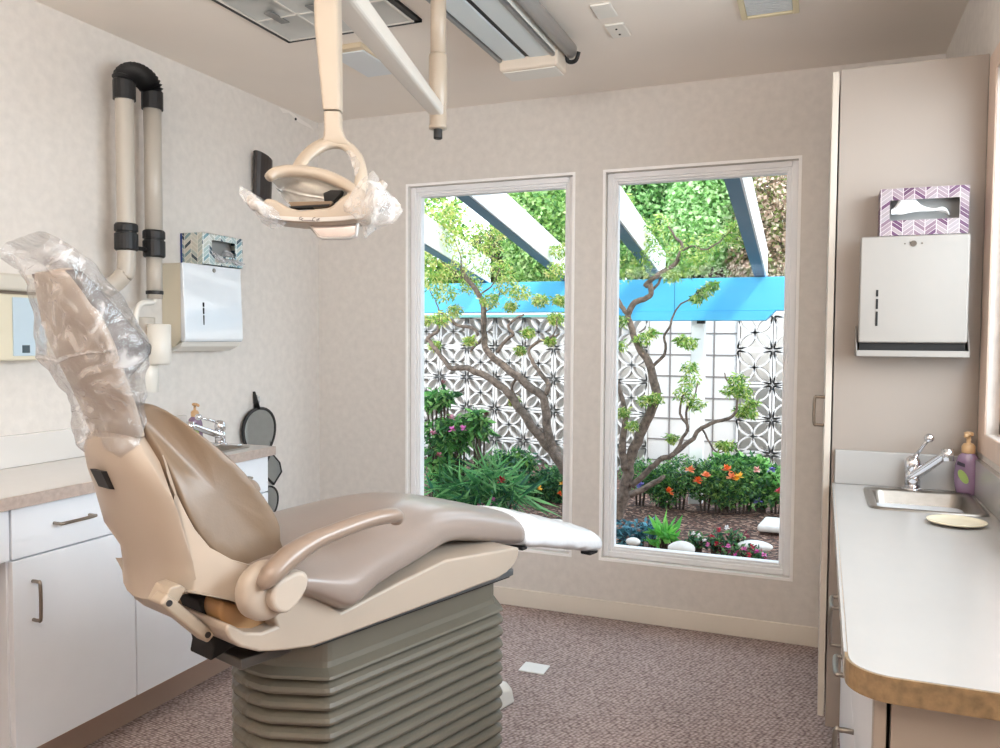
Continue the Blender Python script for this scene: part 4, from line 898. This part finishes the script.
obj('grid', bm, mat('grid_grey', (120, 112, 108), .7), g)
struct('trim_4', B(-1.3, 1.0, 3.6, 3.78, 1.535, 1.62), mat('corrugated_white', (228, 228, 226), .6, var=.06, vscale=60, stretch=(1, .05, .05)))
struct('trim_5', B(-1.3, 1.0, 3.59, 3.62, 1.51, 1.535), mat('teal_strip', (110, 160, 150), .6))

# blue pergola: beam, batten, post, rafters running back to the house
M_BLUE = mat('sky_blue_paint', (84, 184, 232), .45, var=.05, vscale=4, stretch=(.3, 1, 3))
M_STEELB = mat('slate_blue_paint', (84, 116, 140), .5)
M_WHB = mat('white_timber', (240, 240, 240), .6)
BY_ = 2.4
t = thing('pergola', 'sky blue pergola beam with slate blue rafters and white sides outside the windows', 'pergola', (1, BY_, GZ))
obj('beam', B(-2.6, 3.6, BY_, BY_+.14, 1.517, 1.757), M_BLUE, t, bevel=.004)
bm = bmesh.new(); zb_, zt_ = 1.447, 1.516; prism(bm, [(.98, BY_-.012, zt_), (2.19, BY_-.012, zt_), (2.12, BY_-.012, zb_), (.98, BY_-.012, zb_)], (0, .16, 0)); obj('batten', bm, M_BLUE, t, bevel=.003)
obj('joint_line', B(1.475, 1.479, BY_-.001, BY_+.002, 1.518, 1.756), mat('joint_dark', (40, 96, 136), .6), t)
obj('post', B(1.60, 1.695, BY_+.02, BY_+.115, GZ-.02, 1.447), M_WHB, t, bevel=.004)
obj('post_bracket', B(1.645, 1.70, BY_-.02, BY_+.02, 1.425, 1.447), M_DARK, t)
sl = .167
for xr_ in (-.93, -.13, .585, 1.30, 2.035, 2.80):
    r_ = .075; y1 = BY_+.10; y0 = .32; z1 = 1.757; z0 = z1+(y1-y0)*sl
    bm = bmesh.new(); prism(bm, [(xr_, y1, z1+.0), (xr_+r_*.0, y0, z0), (xr_, y0, z0+.20), (xr_, y1, z1+.2)], (r_, 0, 0)); rf = obj('rafter', bm, M_STEELB, t)
    bm = bmesh.new(); prism(bm, [(xr_+r_, y1, z1+.004), (xr_+r_, y0, z0+.004), (xr_+r_, y0, z0+.2), (xr_+r_, y1, z1+.2)], (.012, 0, 0)); obj('white_side', bm, M_WHB, rf)  # white strip along the right side of each rafter

# foliage
M_LEAF = leaf_mat('leaf')
M_BARK = mat('grey_bark', (116, 100, 90), .9, var=.5, vscale=34, bump=.9, bscale=40)
M_BARKD = mat('dark_bark', (80, 66, 58), .9, var=.3, vscale=25, bump=.6, bscale=40)
def leaves(name, centres, n, size, cols, parent, droop=.3, aspect=.45, seed=0, lay=None):
    """n leaf blades scattered round centres [(point, rx, ry, rz)], each with its own tint"""
    rnd = random.Random(seed); vs = []; fs = []; tint = []
    for i in range(n):
        c, rx, ry, rz = rnd.choice(centres)
        while True:
            a, b, d = rnd.uniform(-1, 1), rnd.uniform(-1, 1), rnd.uniform(-1, 1); q = a*a+b*b+d*d
            if q <= 1: break
        s_ = q**.5
        if s_ > 1e-3 and s_ < .55: k = .55/s_; a, b, d = a*k, b*k, d*k
        p = Vector((c[0]+a*rx, c[1]+b*ry, c[2]+d*rz))
        dr = Vector((rnd.uniform(-1, 1), rnd.uniform(-1, 1), rnd.uniform(-1, .6)-droop)).normalized()
        sd = dr.cross(Vector((rnd.uniform(-1, 1), rnd.uniform(-1, 1), rnd.uniform(-.3, 1)))).normalized()
        L_ = size*rnd.uniform(.6, 1.3); W_ = L_*aspect*.5; k = len(vs)
        nn = dr.cross(sd)*L_*.08
        vs += [p[:], (p+dr*L_*.45+sd*W_+nn)[:], (p+dr*L_)[:], (p+dr*L_*.45-sd*W_+nn)[:]]; fs.append((k, k+1, k+2, k+3))
        cc = lin(rnd.choice(cols)); j = rnd.uniform(.8, 1.4); tint += [(min(1, cc[0]*j), min(1, cc[1]*j), min(1, cc[2]*j), 1)]*4
    o = obj(name, (vs, [], fs), M_LEAF, parent, smooth=False)
    at_ = o.data.color_attributes.new('tint', 'FLOAT_COLOR', 'POINT'); at_.data.foreach_set('color', np.array(tint, dtype=np.float32).ravel()); return o
def pt(px, py, Y): return on(px, py, 1, Y)
def limb(path, Y, r, par, name='branch', m=None, wob=.0, dy=0):
    P = [pt(x, y, Y+dy*i/max(1, len(path)-1)) for i, (x, y) in enumerate(path)]
    Q = smoothpath(P, 5); Q = [q+noise.noise_vector(q*14)*.009+noise.noise_vector(q*40)*.004 for q in Q]
    bm = bmesh.new(); tube(bm, Q, r, 9); return obj(name, bm, m or M_BARK, par, smooth=True)
YEL = [(206, 214, 130), (176, 196, 92), (150, 176, 76), (222, 224, 160), (120, 150, 64), (196, 190, 110), (226, 214, 150)]
MID = [(96, 150, 66), (128, 176, 84), (70, 116, 52), (160, 196, 108), (52, 88, 44), (110, 164, 84)]
DRK = [(56, 100, 62), (78, 130, 76), (44, 78, 54), (104, 152, 92), (64, 112, 84), (126, 170, 110)]
TY_ = 1.75
# left gnarled tree
t = thing('ornamental_tree', 'gnarled small tree with forked grey trunk seen through the left window', 'tree', pt(600, 520, TY_))
base = pt(598, 520, TY_); base.z = GZ
tk = limb([(604, 530), (592, 502), (578, 484), (567, 470), (556, 455), (546, 438)], TY_, [.07, .06, .05, .045, .04, .036], t, 'trunk')
limb([(552, 447), (547, 428), (546, 408), (541, 394), (528, 386), (514, 374), (496, 360), (487, 350), (484, 334), (484, 312), (480, 296), (468, 280), (461, 268)], TY_, [.034, .032, .03, .03, .027, .024, .022, .02, .018, .016], t)
limb([(556, 455), (540, 436), (526, 418), (514, 400), (500, 386), (482, 374), (464, 368), (452, 368), (440, 356), (430, 342), (428, 338), (438, 330), (439, 318)], TY_, [.036, .033, .03, .027, .024, .02, .017, .015, .013, .010], t, dy=-.1)
limb([(546, 394), (548, 384), (540, 372), (532, 360), (529, 350), (538, 342), (550, 338), (560, 334)], TY_, [.02, .017, .014, .012, .01, .006], t, dy=.1)
limb([(497, 352), (508, 338), (514, 334), (508, 326), (514, 320), (524, 314)], TY_, [.014, .012, .01, .007], t, dy=-.1)
limb([(484, 336), (477, 344), (470, 352)], TY_, [.012, .012, .01], t)
limb([(440, 312), (448, 318), (460, 326), (474, 328), (478, 336)], TY_-.05, [.008, .011, .013, .012], t)
limb([(516, 378), (512, 390), (518, 402), (516, 412)], TY_+.05, [.012, .01, .006], t)
cl = []
rnd = random.Random(4)
for (x, y, s) in ((430, 215, .12), (445, 230, .14), (430, 255, .12), (462, 245, .16), (480, 262, .16), (455, 270, .15), (470, 285, .12), (500, 270, .14), (505, 285, .12), (520, 292, .1), (445, 292, .12), (430, 280, .12), (490, 245, .12), (500, 230, .1), (440, 318, .09), (455, 310, .08), (540, 300, .08), (556, 318, .08), (560, 250, .1), (556, 270, .1), (510, 306, .06), (528, 332, .06), (560, 300, .07), (434, 345, .06), (520, 350, .05), (470, 340, .05), (514, 400, .05), (550, 340, .05), (425, 320, .06), (490, 300, .09), (476, 230, .12), (450, 212, .1)):
    p = pt(x, y, TY_+rnd.uniform(-.2, .2)); cl.append((p, s*.8, s*.8, s*.6))
leaves('foliage', cl, 8500, .034, YEL+MID[:2], t, seed=1, aspect=.3)
for (a, b) in (((468, 282), (440, 260)), ((484, 312), (500, 290)), ((480, 296), (500, 268)), ((439, 318), (430, 290)), ((461, 268), (455, 240)), ((550, 338), (557, 316))):
    limb([a, ((a[0]+b[0])/2+3, (a[1]+b[1])/2+2), b], TY_, [.007, .005, .003], t, 'twig')
# right tree
t = thing('ornamental_tree', 'twisted small tree with mottled trunk seen through the right window', 'tree', pt(622, 520, TY_))
limb([(610, 532), (616, 510), (624, 495), (627, 480), (630, 462), (637, 440), (648, 418), (656, 397), (653, 378), (648, 362), (640, 348), (632, 330), (627, 313)], TY_, [.07, .052, .042, .037, .035, .033, .031, .028, .025, .022, .02], t, 'trunk')
limb([(628, 316), (622, 306), (617, 296), (614, 288)], TY_, [.018, .014, .01], t)
limb([(627, 314), (635, 303), (645, 298), (651, 293), (650, 285), (645, 286), (650, 280), (662, 272), (674, 264), (680, 254), (682, 244), (674, 236), (668, 226)], TY_, [.022, .02, .018, .018, .018, .017, .015, .012, .009, .006], t)
limb([(651, 292), (658, 283), (664, 273)], TY_+.02, [.011, .009, .007], t)
limb([(680, 254), (692, 246), (704, 250), (716, 244), (730, 232), (737, 226)], TY_, [.008, .006, .005, .003], t, 'twig')
limb([(652, 366), (660, 359), (666, 348), (664, 337), (670, 326), (674, 312), (688, 300), (706, 288)], TY_, [.012, .010, .008, .006, .004], t)
limb([(626, 470), (622, 440), (626, 418), (622, 398), (616, 380)], TY_-.03, [.03, .024, .02, .016, .012], t)
limb([(632, 486), (645, 474), (660, 460), (672, 455), (690, 441), (702, 428), (716, 422), (730, 418), (737, 408), (737, 394), (727, 380), (724, 372)], TY_-.02, [.022, .02, .018, .016, .014, .012, .010, .008, .006, .004], t)
limb([(674, 454), (682, 440), (688, 428), (680, 414), (682, 398), (690, 388)], TY_-.02, [.013, .011, .009, .007, .004], t)
limb([(688, 432), (686, 412), (694, 398), (698, 384)], TY_, [.009, .007, .004], t)
limb([(702, 428), (712, 446), (720, 452), (730, 448)], TY_, [.007, .005, .003], t, 'twig')
limb([(630, 495), (645, 488), (660, 480), (664, 475)], TY_-.1, [.024, .02, .016, .01], t)
cl = []
for (x, y, s) in ((622, 200, .1), (630, 220, .1), (640, 240, .12), (655, 255, .12), (670, 240, .12), (690, 250, .12), (705, 245, .12), (720, 240, .1), (736, 238, .09), (735, 225, .06), (650, 232, .12), (628, 256, .12), (620, 275, .09), (640, 268, .1), (685, 268, .1), (700, 260, .08), (672, 276, .07), (660, 222, .1), (712, 285, .05), (704, 292, .05), (696, 298, .05), (642, 338, .06), (652, 332, .05), (690, 342, .06), (682, 340, .05), (620, 320, .06), (618, 345, .06), (655, 398, .06), (645, 400, .05), (690, 380, .07), (684, 394, .08), (696, 404, .06), (690, 366, .06), (738, 380, .07), (730, 390, .06), (744, 392, .06), (748, 412, .06), (742, 410, .06), (728, 446, .05), (722, 444, .04), (624, 412, .05), (672, 438, .04), (632, 425, .05), (752, 402, .04)):
    p = pt(x, y, TY_+rnd.uniform(-.15, .15)); cl.append((p, s*.98, s*.9, s*.7))
leaves('foliage', cl, 6500, .036, YEL[:5]+MID[:4], t, seed=2, aspect=.28)

# trees beyond the wall, built where they stand
def crown_tree(label, trunk_xy, blobs, n, size, cols, seed, trunk_h=2.5, group=None):
    t = thing('tree', label, 'tree', (trunk_xy[0], trunk_xy[1], 0), group=group)
    bm = bmesh.new(); tube(bm, smoothpath([(trunk_xy[0], trunk_xy[1], 0), (trunk_xy[0]+.1, trunk_xy[1], trunk_h*.5), (trunk_xy[0]-.05, trunk_xy[1]+.1, trunk_h)], 4), [.16, .12, .08], 9); obj('trunk', bm, M_BARKD, t, smooth=True)
    leaves('foliage', blobs, n, size, cols, t, seed=seed, aspect=.6, droop=.1); return t
def blob(px, py, Y, r): p = pt(px, py, Y); return (p, r, r, r*.9)
BRT = [(176, 206, 126), (150, 188, 104), (200, 222, 156), (116, 160, 84), (80, 122, 64), (166, 200, 134)]
crown_tree('dense bright green tree beyond the wall at the top right of the left window', (-.5, 6.5), [blob(548, 215, 6.5, .75), blob(575, 240, 6.6, .8), (pt(530, 200, 6.8), .7, .6, .5), blob(590, 200, 6.5, .8), blob(545, 262, 6.8, .6)], 21600, 0.072, BRT, 11)
crown_tree('dark brown-green tree beyond the wall behind the left window rafter', (-2.0, 8.5), [blob(505, 255, 8.5, .6), blob(520, 275, 8.5, .55), blob(490, 275, 8.6, .6), blob(540, 280, 8.4, .6)], 12000, 0.078, [(74, 72, 50), (100, 98, 62), (56, 62, 44), (126, 116, 84), (88, 108, 60)], 12)
crown_tree('pale loose green tree beyond the wall at the far left of the left window', (-3.6, 8.8), [blob(430, 215, 8.8, .7), blob(445, 260, 8.8, .7), blob(425, 290, 8.8, .8), blob(460, 285, 9, .5)], 6240, 0.096, YEL+MID, 13)
crown_tree('bushy round green tree beyond the beam at the upper left of the right window', (.6, 6.4), [blob(640, 200, 6.4, .62), blob(662, 185, 6.5, .6), blob(650, 228, 6.3, .58), blob(625, 235, 6.4, .6), blob(670, 215, 6.6, .5), blob(630, 180, 6.6, .6)], 21600, 0.072, [(136, 182, 108), (164, 206, 134), (96, 146, 80), (190, 220, 160), (70, 112, 62)], 14)
crown_tree('light green conical tree beyond the beam in the middle of the right window', (1.35, 5.8), [blob(705, 195, 5.8, .42), blob(700, 220, 5.8, .45), blob(715, 235, 5.8, .42), blob(690, 245, 5.9, .38), blob(722, 205, 5.9, .4), blob(710, 175, 5.8, .4), blob(730, 255, 6, .4)], 19200, 0.066, [(176, 212, 146), (196, 224, 166), (150, 194, 118), (120, 168, 96), (210, 232, 184)], 15)
crown_tree('dark evergreen tree in the gap beyond the blue beam', (.9, 7.6), [blob(680, 225, 7.6, .7), blob(672, 262, 7.6, .6), blob(640, 268, 7.6, .6), blob(612, 225, 7.8, .9), blob(700, 268, 7.4, .5), blob(730, 262, 7.4, .5)], 14400, 0.084, [(40, 62, 36), (58, 84, 46), (34, 48, 32), (84, 96, 60)], 16)
crown_tree('dry pinkish-tan shrub tree at the right edge of the right window', (2.7, 5.6), [blob(770, 195, 5.6, .42), blob(765, 235, 5.6, .42), blob(780, 260, 5.6, .42), blob(755, 262, 5.8, .34), blob(790, 215, 5.6, .5), blob(752, 200, 6, .3)], 12480, 0.060, [(206, 176, 158), (226, 204, 186), (160, 132, 112), (110, 116, 66), (140, 156, 90), (92, 84, 64), (236, 214, 190)], 17)
struct('block_backing', B(-5, 6, 4.35, 4.45, 0, 1.55), mat('pale_backing', (206, 198, 190), .8, var=.08, vscale=4))  # pale slab added behind the block openings to lighten them

# planting
def shrub(name, label, cat, centres, n, size, cols, seed, flowers=(), fcols=(), fsize=.03, aspect=.45, droop=-.2, group=None):
    c0 = centres[0][0]; t = thing(name, label, cat, (c0[0], c0[1], GZ), group=group)
    bm = bmesh.new()
    for c, rx, ry, rz in centres:
        for k in range(3):
            q = Vector((c[0]+(k-1)*rx*.4, c[1], c[2])); tube(bm, [(c[0]+(k-1)*.02, c[1], GZ-.05), ((c[0]+q.x)/2, c[1]+.02, (GZ+q.z)/2), q], .008, 6)
    obj('stem', bm, M_BARKD, t, smooth=True)
    leaves('foliage', centres, n, size, cols, t, seed=seed, aspect=aspect, droop=droop)
    rnd = random.Random(seed)
    for (p, cc) in flowers:
        bm = bmesh.new(); p = Vector(p)
        for k in range(14):
            a = rnd.uniform(0, 2*PI); e_ = rnd.uniform(-.5, 1.2); d = Vector((math.cos(a)*math.cos(e_), math.sin(a)*math.cos(e_), math.sin(e_))); sd = d.cross(Vector((0, 0, 1))).normalized()*fsize*.35
            q = p+d*fsize*.9; m_ = p+d*fsize*.5
            bm.faces.new([bm.verts.new(v_) for v_ in (p, m_+sd, q, m_-sd)])
        obj('flower', bm, mat('petal_%d_%d_%d' % cc, cc, .6), t, smooth=False)
    return t
ORG, PEA, YLW, PNK, MAG, WHT, RED, VIO = (238, 112, 44), (244, 150, 100), (246, 184, 40), (232, 130, 196), (196, 54, 140), (244, 238, 236), (196, 40, 66), (120, 110, 180)
def blobs(lst, Y): return [(pt(x, y, Y), r, r*.8, r*.8) for x, y, r in lst]
shrub('flowering_shrub', 'tall rhododendron shrub with pink buds at the left edge of the left window', 'shrub', blobs([(432, 400, .09), (444, 395, .07), (440, 430, .12), (460, 425, .09), (455, 440, .1), (436, 455, .14), (480, 428, .08), (476, 416, .06), (448, 470, .14)], 1.15), 1500, .075, [(60, 110, 58), (90, 148, 76), (120, 176, 96), (50, 88, 52), (150, 192, 116)], 31, [(pt(443, 384, 1.1), (120, 70, 66)), (pt(486, 416, 1.1), (110, 70, 66)), (pt(452, 430, 1.05), PNK), (pt(463, 429, 1.05), PNK), (pt(433, 434, 1.05), (190, 120, 140)), (pt(439, 456, 1.05), (170, 90, 100)), (pt(452, 418, 1.05), (200, 140, 150))], fsize=.035, aspect=.35, droop=.3)
shrub('daylily_clump', 'clump of long arching blades with a pink flower below the left window', 'plant', blobs([(470, 490, .16), (490, 480, .16), (455, 495, .16), (505, 492, .12), (480, 500, .14)], 1.1), 700, .26, [(66, 122, 74), (96, 156, 94), (130, 180, 116), (50, 98, 74)], 32, [(pt(492, 502, .98), PNK), (pt(481, 508, .98), PNK), (pt(502, 481, 1.0), RED)], fsize=.045, aspect=.07, droop=-.1)
shrub('garden_shrub', 'mid green leafy shrub against the breeze blocks, centre of the left window', 'shrub', blobs([(500, 466, .15), (520, 462, .13), (512, 474, .15), (486, 478, .13)], 2.0), 2200, .045, DRK+[(130, 176, 84)], 33, [(pt(503, 480, 1.8), RED), (pt(510, 485, 1.8), PNK), (pt(540, 488, 1.8), YLW)], fsize=.03)
shrub('garden_shrub', 'dark round shrub at the right edge of the left window', 'shrub', blobs([(545, 484, .14), (560, 480, .16), (536, 490, .1), (556, 492, .12)], 2.1), 2400, .042, DRK, 34, [(pt(562, 484, 1.9), YLW), (pt(560, 494, 1.9), ORG)], fsize=.03)
S1 = [(640, 476, .16), (660, 480, .16), (680, 474, .18), (665, 490, .14)]
shrub('marigold_shrub', 'fine-leaved green shrub with orange flowers left of the white post', 'shrub', blobs(S1, 2.2), 4200, .036, DRK+MID[:3], 35, [(pt(669, 492, 1.98), ORG), (pt(698, 481, 1.98), ORG), (pt(690, 470, 1.98), PEA), (pt(640, 486, 1.98), VIO)], fsize=.045, aspect=.3)
shrub('marigold_shrub', 'fine-leaved green shrub with peach and yellow flowers right of the white post', 'shrub', blobs([(705, 482, .18), (720, 476, .18), (740, 480, .18), (728, 490, .16)], 2.2), 4800, .038, DRK+MID[:4], 36, [(pt(706, 477, 1.98), PEA), (pt(731, 478, 1.98), PEA), (pt(738, 477, 1.98), YLW), (pt(727, 470, 2.0), ORG)], fsize=.05, aspect=.35)
shrub('garden_shrub', 'broad-leaved green shrub with pale flowers at the right edge of the right window', 'shrub', blobs([(748, 468, .14), (762, 476, .15), (776, 486, .16), (760, 492, .13), (724, 464, .08)], 2.3), 2400, .055, [(90, 150, 70), (120, 176, 92), (60, 110, 60), (150, 194, 120), (44, 84, 50)], 37, [(pt(757, 470, 2.1), (236, 180, 170)), (pt(771, 470, 2.1), VIO), (pt(758, 501, 2.1), VIO), (pt(779, 492, 2.1), RED)], fsize=.04)
# small foreground plants right below the right window
shrub('leafy_weed', 'bright green spiky-leaved young plant in front of the rocks below the right window', 'plant', blobs([(664, 534, .05), (660, 544, .05), (672, 538, .04)], .85), 60, .11, [(112, 190, 84), (140, 208, 100), (84, 160, 70)], 41, aspect=.3, droop=-.7)
shrub('bedding_plant', 'dark leafed bedding plant with white flowers below the right window', 'plant', blobs([(690, 545, .05), (698, 540, .05), (684, 552, .04)], .75), 260, .035, DRK, 42, [(pt(693, 533, .7), WHT), (pt(699, 536, .7), WHT)], fsize=.018)
shrub('bedding_plant', 'bedding plant with red flowers in the middle below the right window', 'plant', blobs([(714, 540, .05), (724, 546, .05), (735, 538, .05)], .75), 260, .035, DRK+[(120, 60, 70)], 43, [(pt(712, 537, .7), RED), (pt(719, 530, .7), RED), (pt(716, 544, .7), RED), (pt(727, 528, .7), WHT), (pt(708, 545, .7), PNK), (pt(705, 541, .7), WHT)], fsize=.02)
shrub('bedding_plant', 'bedding plant covered in magenta flowers at the lower right of the right window', 'plant', blobs([(742, 552, .045), (752, 552, .045), (730, 550, .04), (760, 556, .03)], .62), 240, .03, DRK+[(150, 60, 90)], 44, [(pt(744, 549, .56), MAG), (pt(752, 547, .56), RED), (pt(757, 552, .56), MAG), (pt(728, 547, .6), PNK), (pt(735, 556, .56), MAG), (pt(749, 555, .55), RED), (pt(764, 555, .56), PNK)], fsize=.02)
shrub('ground_cover', 'bluish low ground cover at the lower left corner of the right window', 'plant', blobs([(640, 532, .07), (652, 528, .06), (630, 540, .07), (622, 530, .07)], 1.0), 420, .04, [(60, 110, 120), (90, 150, 160), (46, 80, 96), (110, 170, 190)], 45)
M_ROCK = mat('white_rock', (226, 218, 212), .9, var=.12, vscale=12, bump=.5, bscale=20)
def rock(label, px, py, Y, r, sq=(1, .8, .55), grp=None):
    c = pt(px, py, Y); c.z = max(c.z, GZ+.01); bm = bmesh.new(); bmesh.ops.create_icosphere(bm, subdivisions=3, radius=r)
    for v in bm.verts: v.co = Vector((v.co.x*sq[0], v.co.y*sq[1], v.co.z*sq[2]))*(1+.25*noise.noise(v.co*9+Vector((px, 0, 0))))+c
    tag(obj('rock', bm, M_ROCK, None, smooth=True), label, 'rock')
rock('large pale rock below the bright green young plant under the right window', 680, 549, .62, .075)
rock('small pale rock at the lower left corner of the right window', 633, 542, .66, .04)
rock('flat pale rock behind the magenta flowers at the lower right', 754, 546, .72, .075, (1.2, .7, .35))
rock('pale stones at the bottom right corner of the left window', 556, 524, 1.0, .07, (1.5, .8, .4))
s0 = pt(757, 527, 1.62)
bm = bmesh.new(); prism(bm, [(s0.x, 1.62, GZ+.02), (s0.x+.35, 1.62, GZ+.02), (s0.x+.35, 1.9, GZ+.02), (s0.x+.03, 1.9, GZ+.02)], (0, 0, .045))
tag(obj('stepping_stone', bm, M_ROCK, None, bevel=.015), 'pale rectangular stepping stone on the mulch at the right of the right window', 'stepping stone')

# ------------------------------------------------------------------ light
w = bpy.data.worlds.new('sky'); bpy.context.scene.world = w; w.use_nodes = True; nt = w.node_tree
bg = nt.nodes['Background']; tc = nt.nodes.new('ShaderNodeTexCoord'); sp = nt.nodes.new('ShaderNodeSeparateXYZ'); rp = nt.nodes.new('ShaderNodeValToRGB')
nt.links.new(tc.outputs['Generated'], sp.inputs[0]); nt.links.new(sp.outputs[2], rp.inputs['Fac']); nt.links.new(rp.outputs[0], bg.inputs['Color'])
rp.color_ramp.elements[0].color = (.92, .96, 1, 1); rp.color_ramp.elements[1].color = (.62, .8, 1, 1); bg.inputs['Strength'].default_value = 3.8
def sun(name, d, e, col, ang=.01):
    l = bpy.data.lights.new(name, 'SUN'); l.energy = e; l.color = col; l.angle = ang; o = bpy.data.objects.new(name, l); COL.objects.link(o)
    o.rotation_euler = Vector(d).to_track_quat('-Z', 'Y').to_euler()
sun('sun', (-.62, .8, -1.0), 2.6, (1, .95, .88), .12)
def area(name, loc, d, sx_, sy_, p, col):
    l = bpy.data.lights.new(name, 'AREA'); l.shape = 'RECTANGLE'; l.size = sx_; l.size_y = sy_; l.energy = p; l.color = col
    o = bpy.data.objects.new(name, l); COL.objects.link(o); o.location = loc; o.rotation_euler = Vector(d).to_track_quat('-Z', 'Y').to_euler()
area('side_window_daylight', (XW+.4, -2.05, 1.62), (-1, 0, -.65), 1.7, .95, 60, (.82, .91, 1))
area('ceiling_fill', (1.6, -4.0, 1.95), (.02, .28, 1), 1.8, .6, 68, (1, .975, .945))  # added fill behind the camera, aimed up to brighten the ceiling
sc = bpy.context.scene
sc.view_settings.view_transform = 'Standard'; sc.view_settings.look = 'None'; sc.view_settings.exposure = 0; sc.view_settings.gamma = 1
sc.cycles.max_bounces = 10; sc.cycles.diffuse_bounces = 6; sc.cycles.transparent_max_bounces = 24; sc.cycles.sample_clamp_indirect = 6
for o in list(bpy.data.objects):
    if '_world' in o: del o['_world']
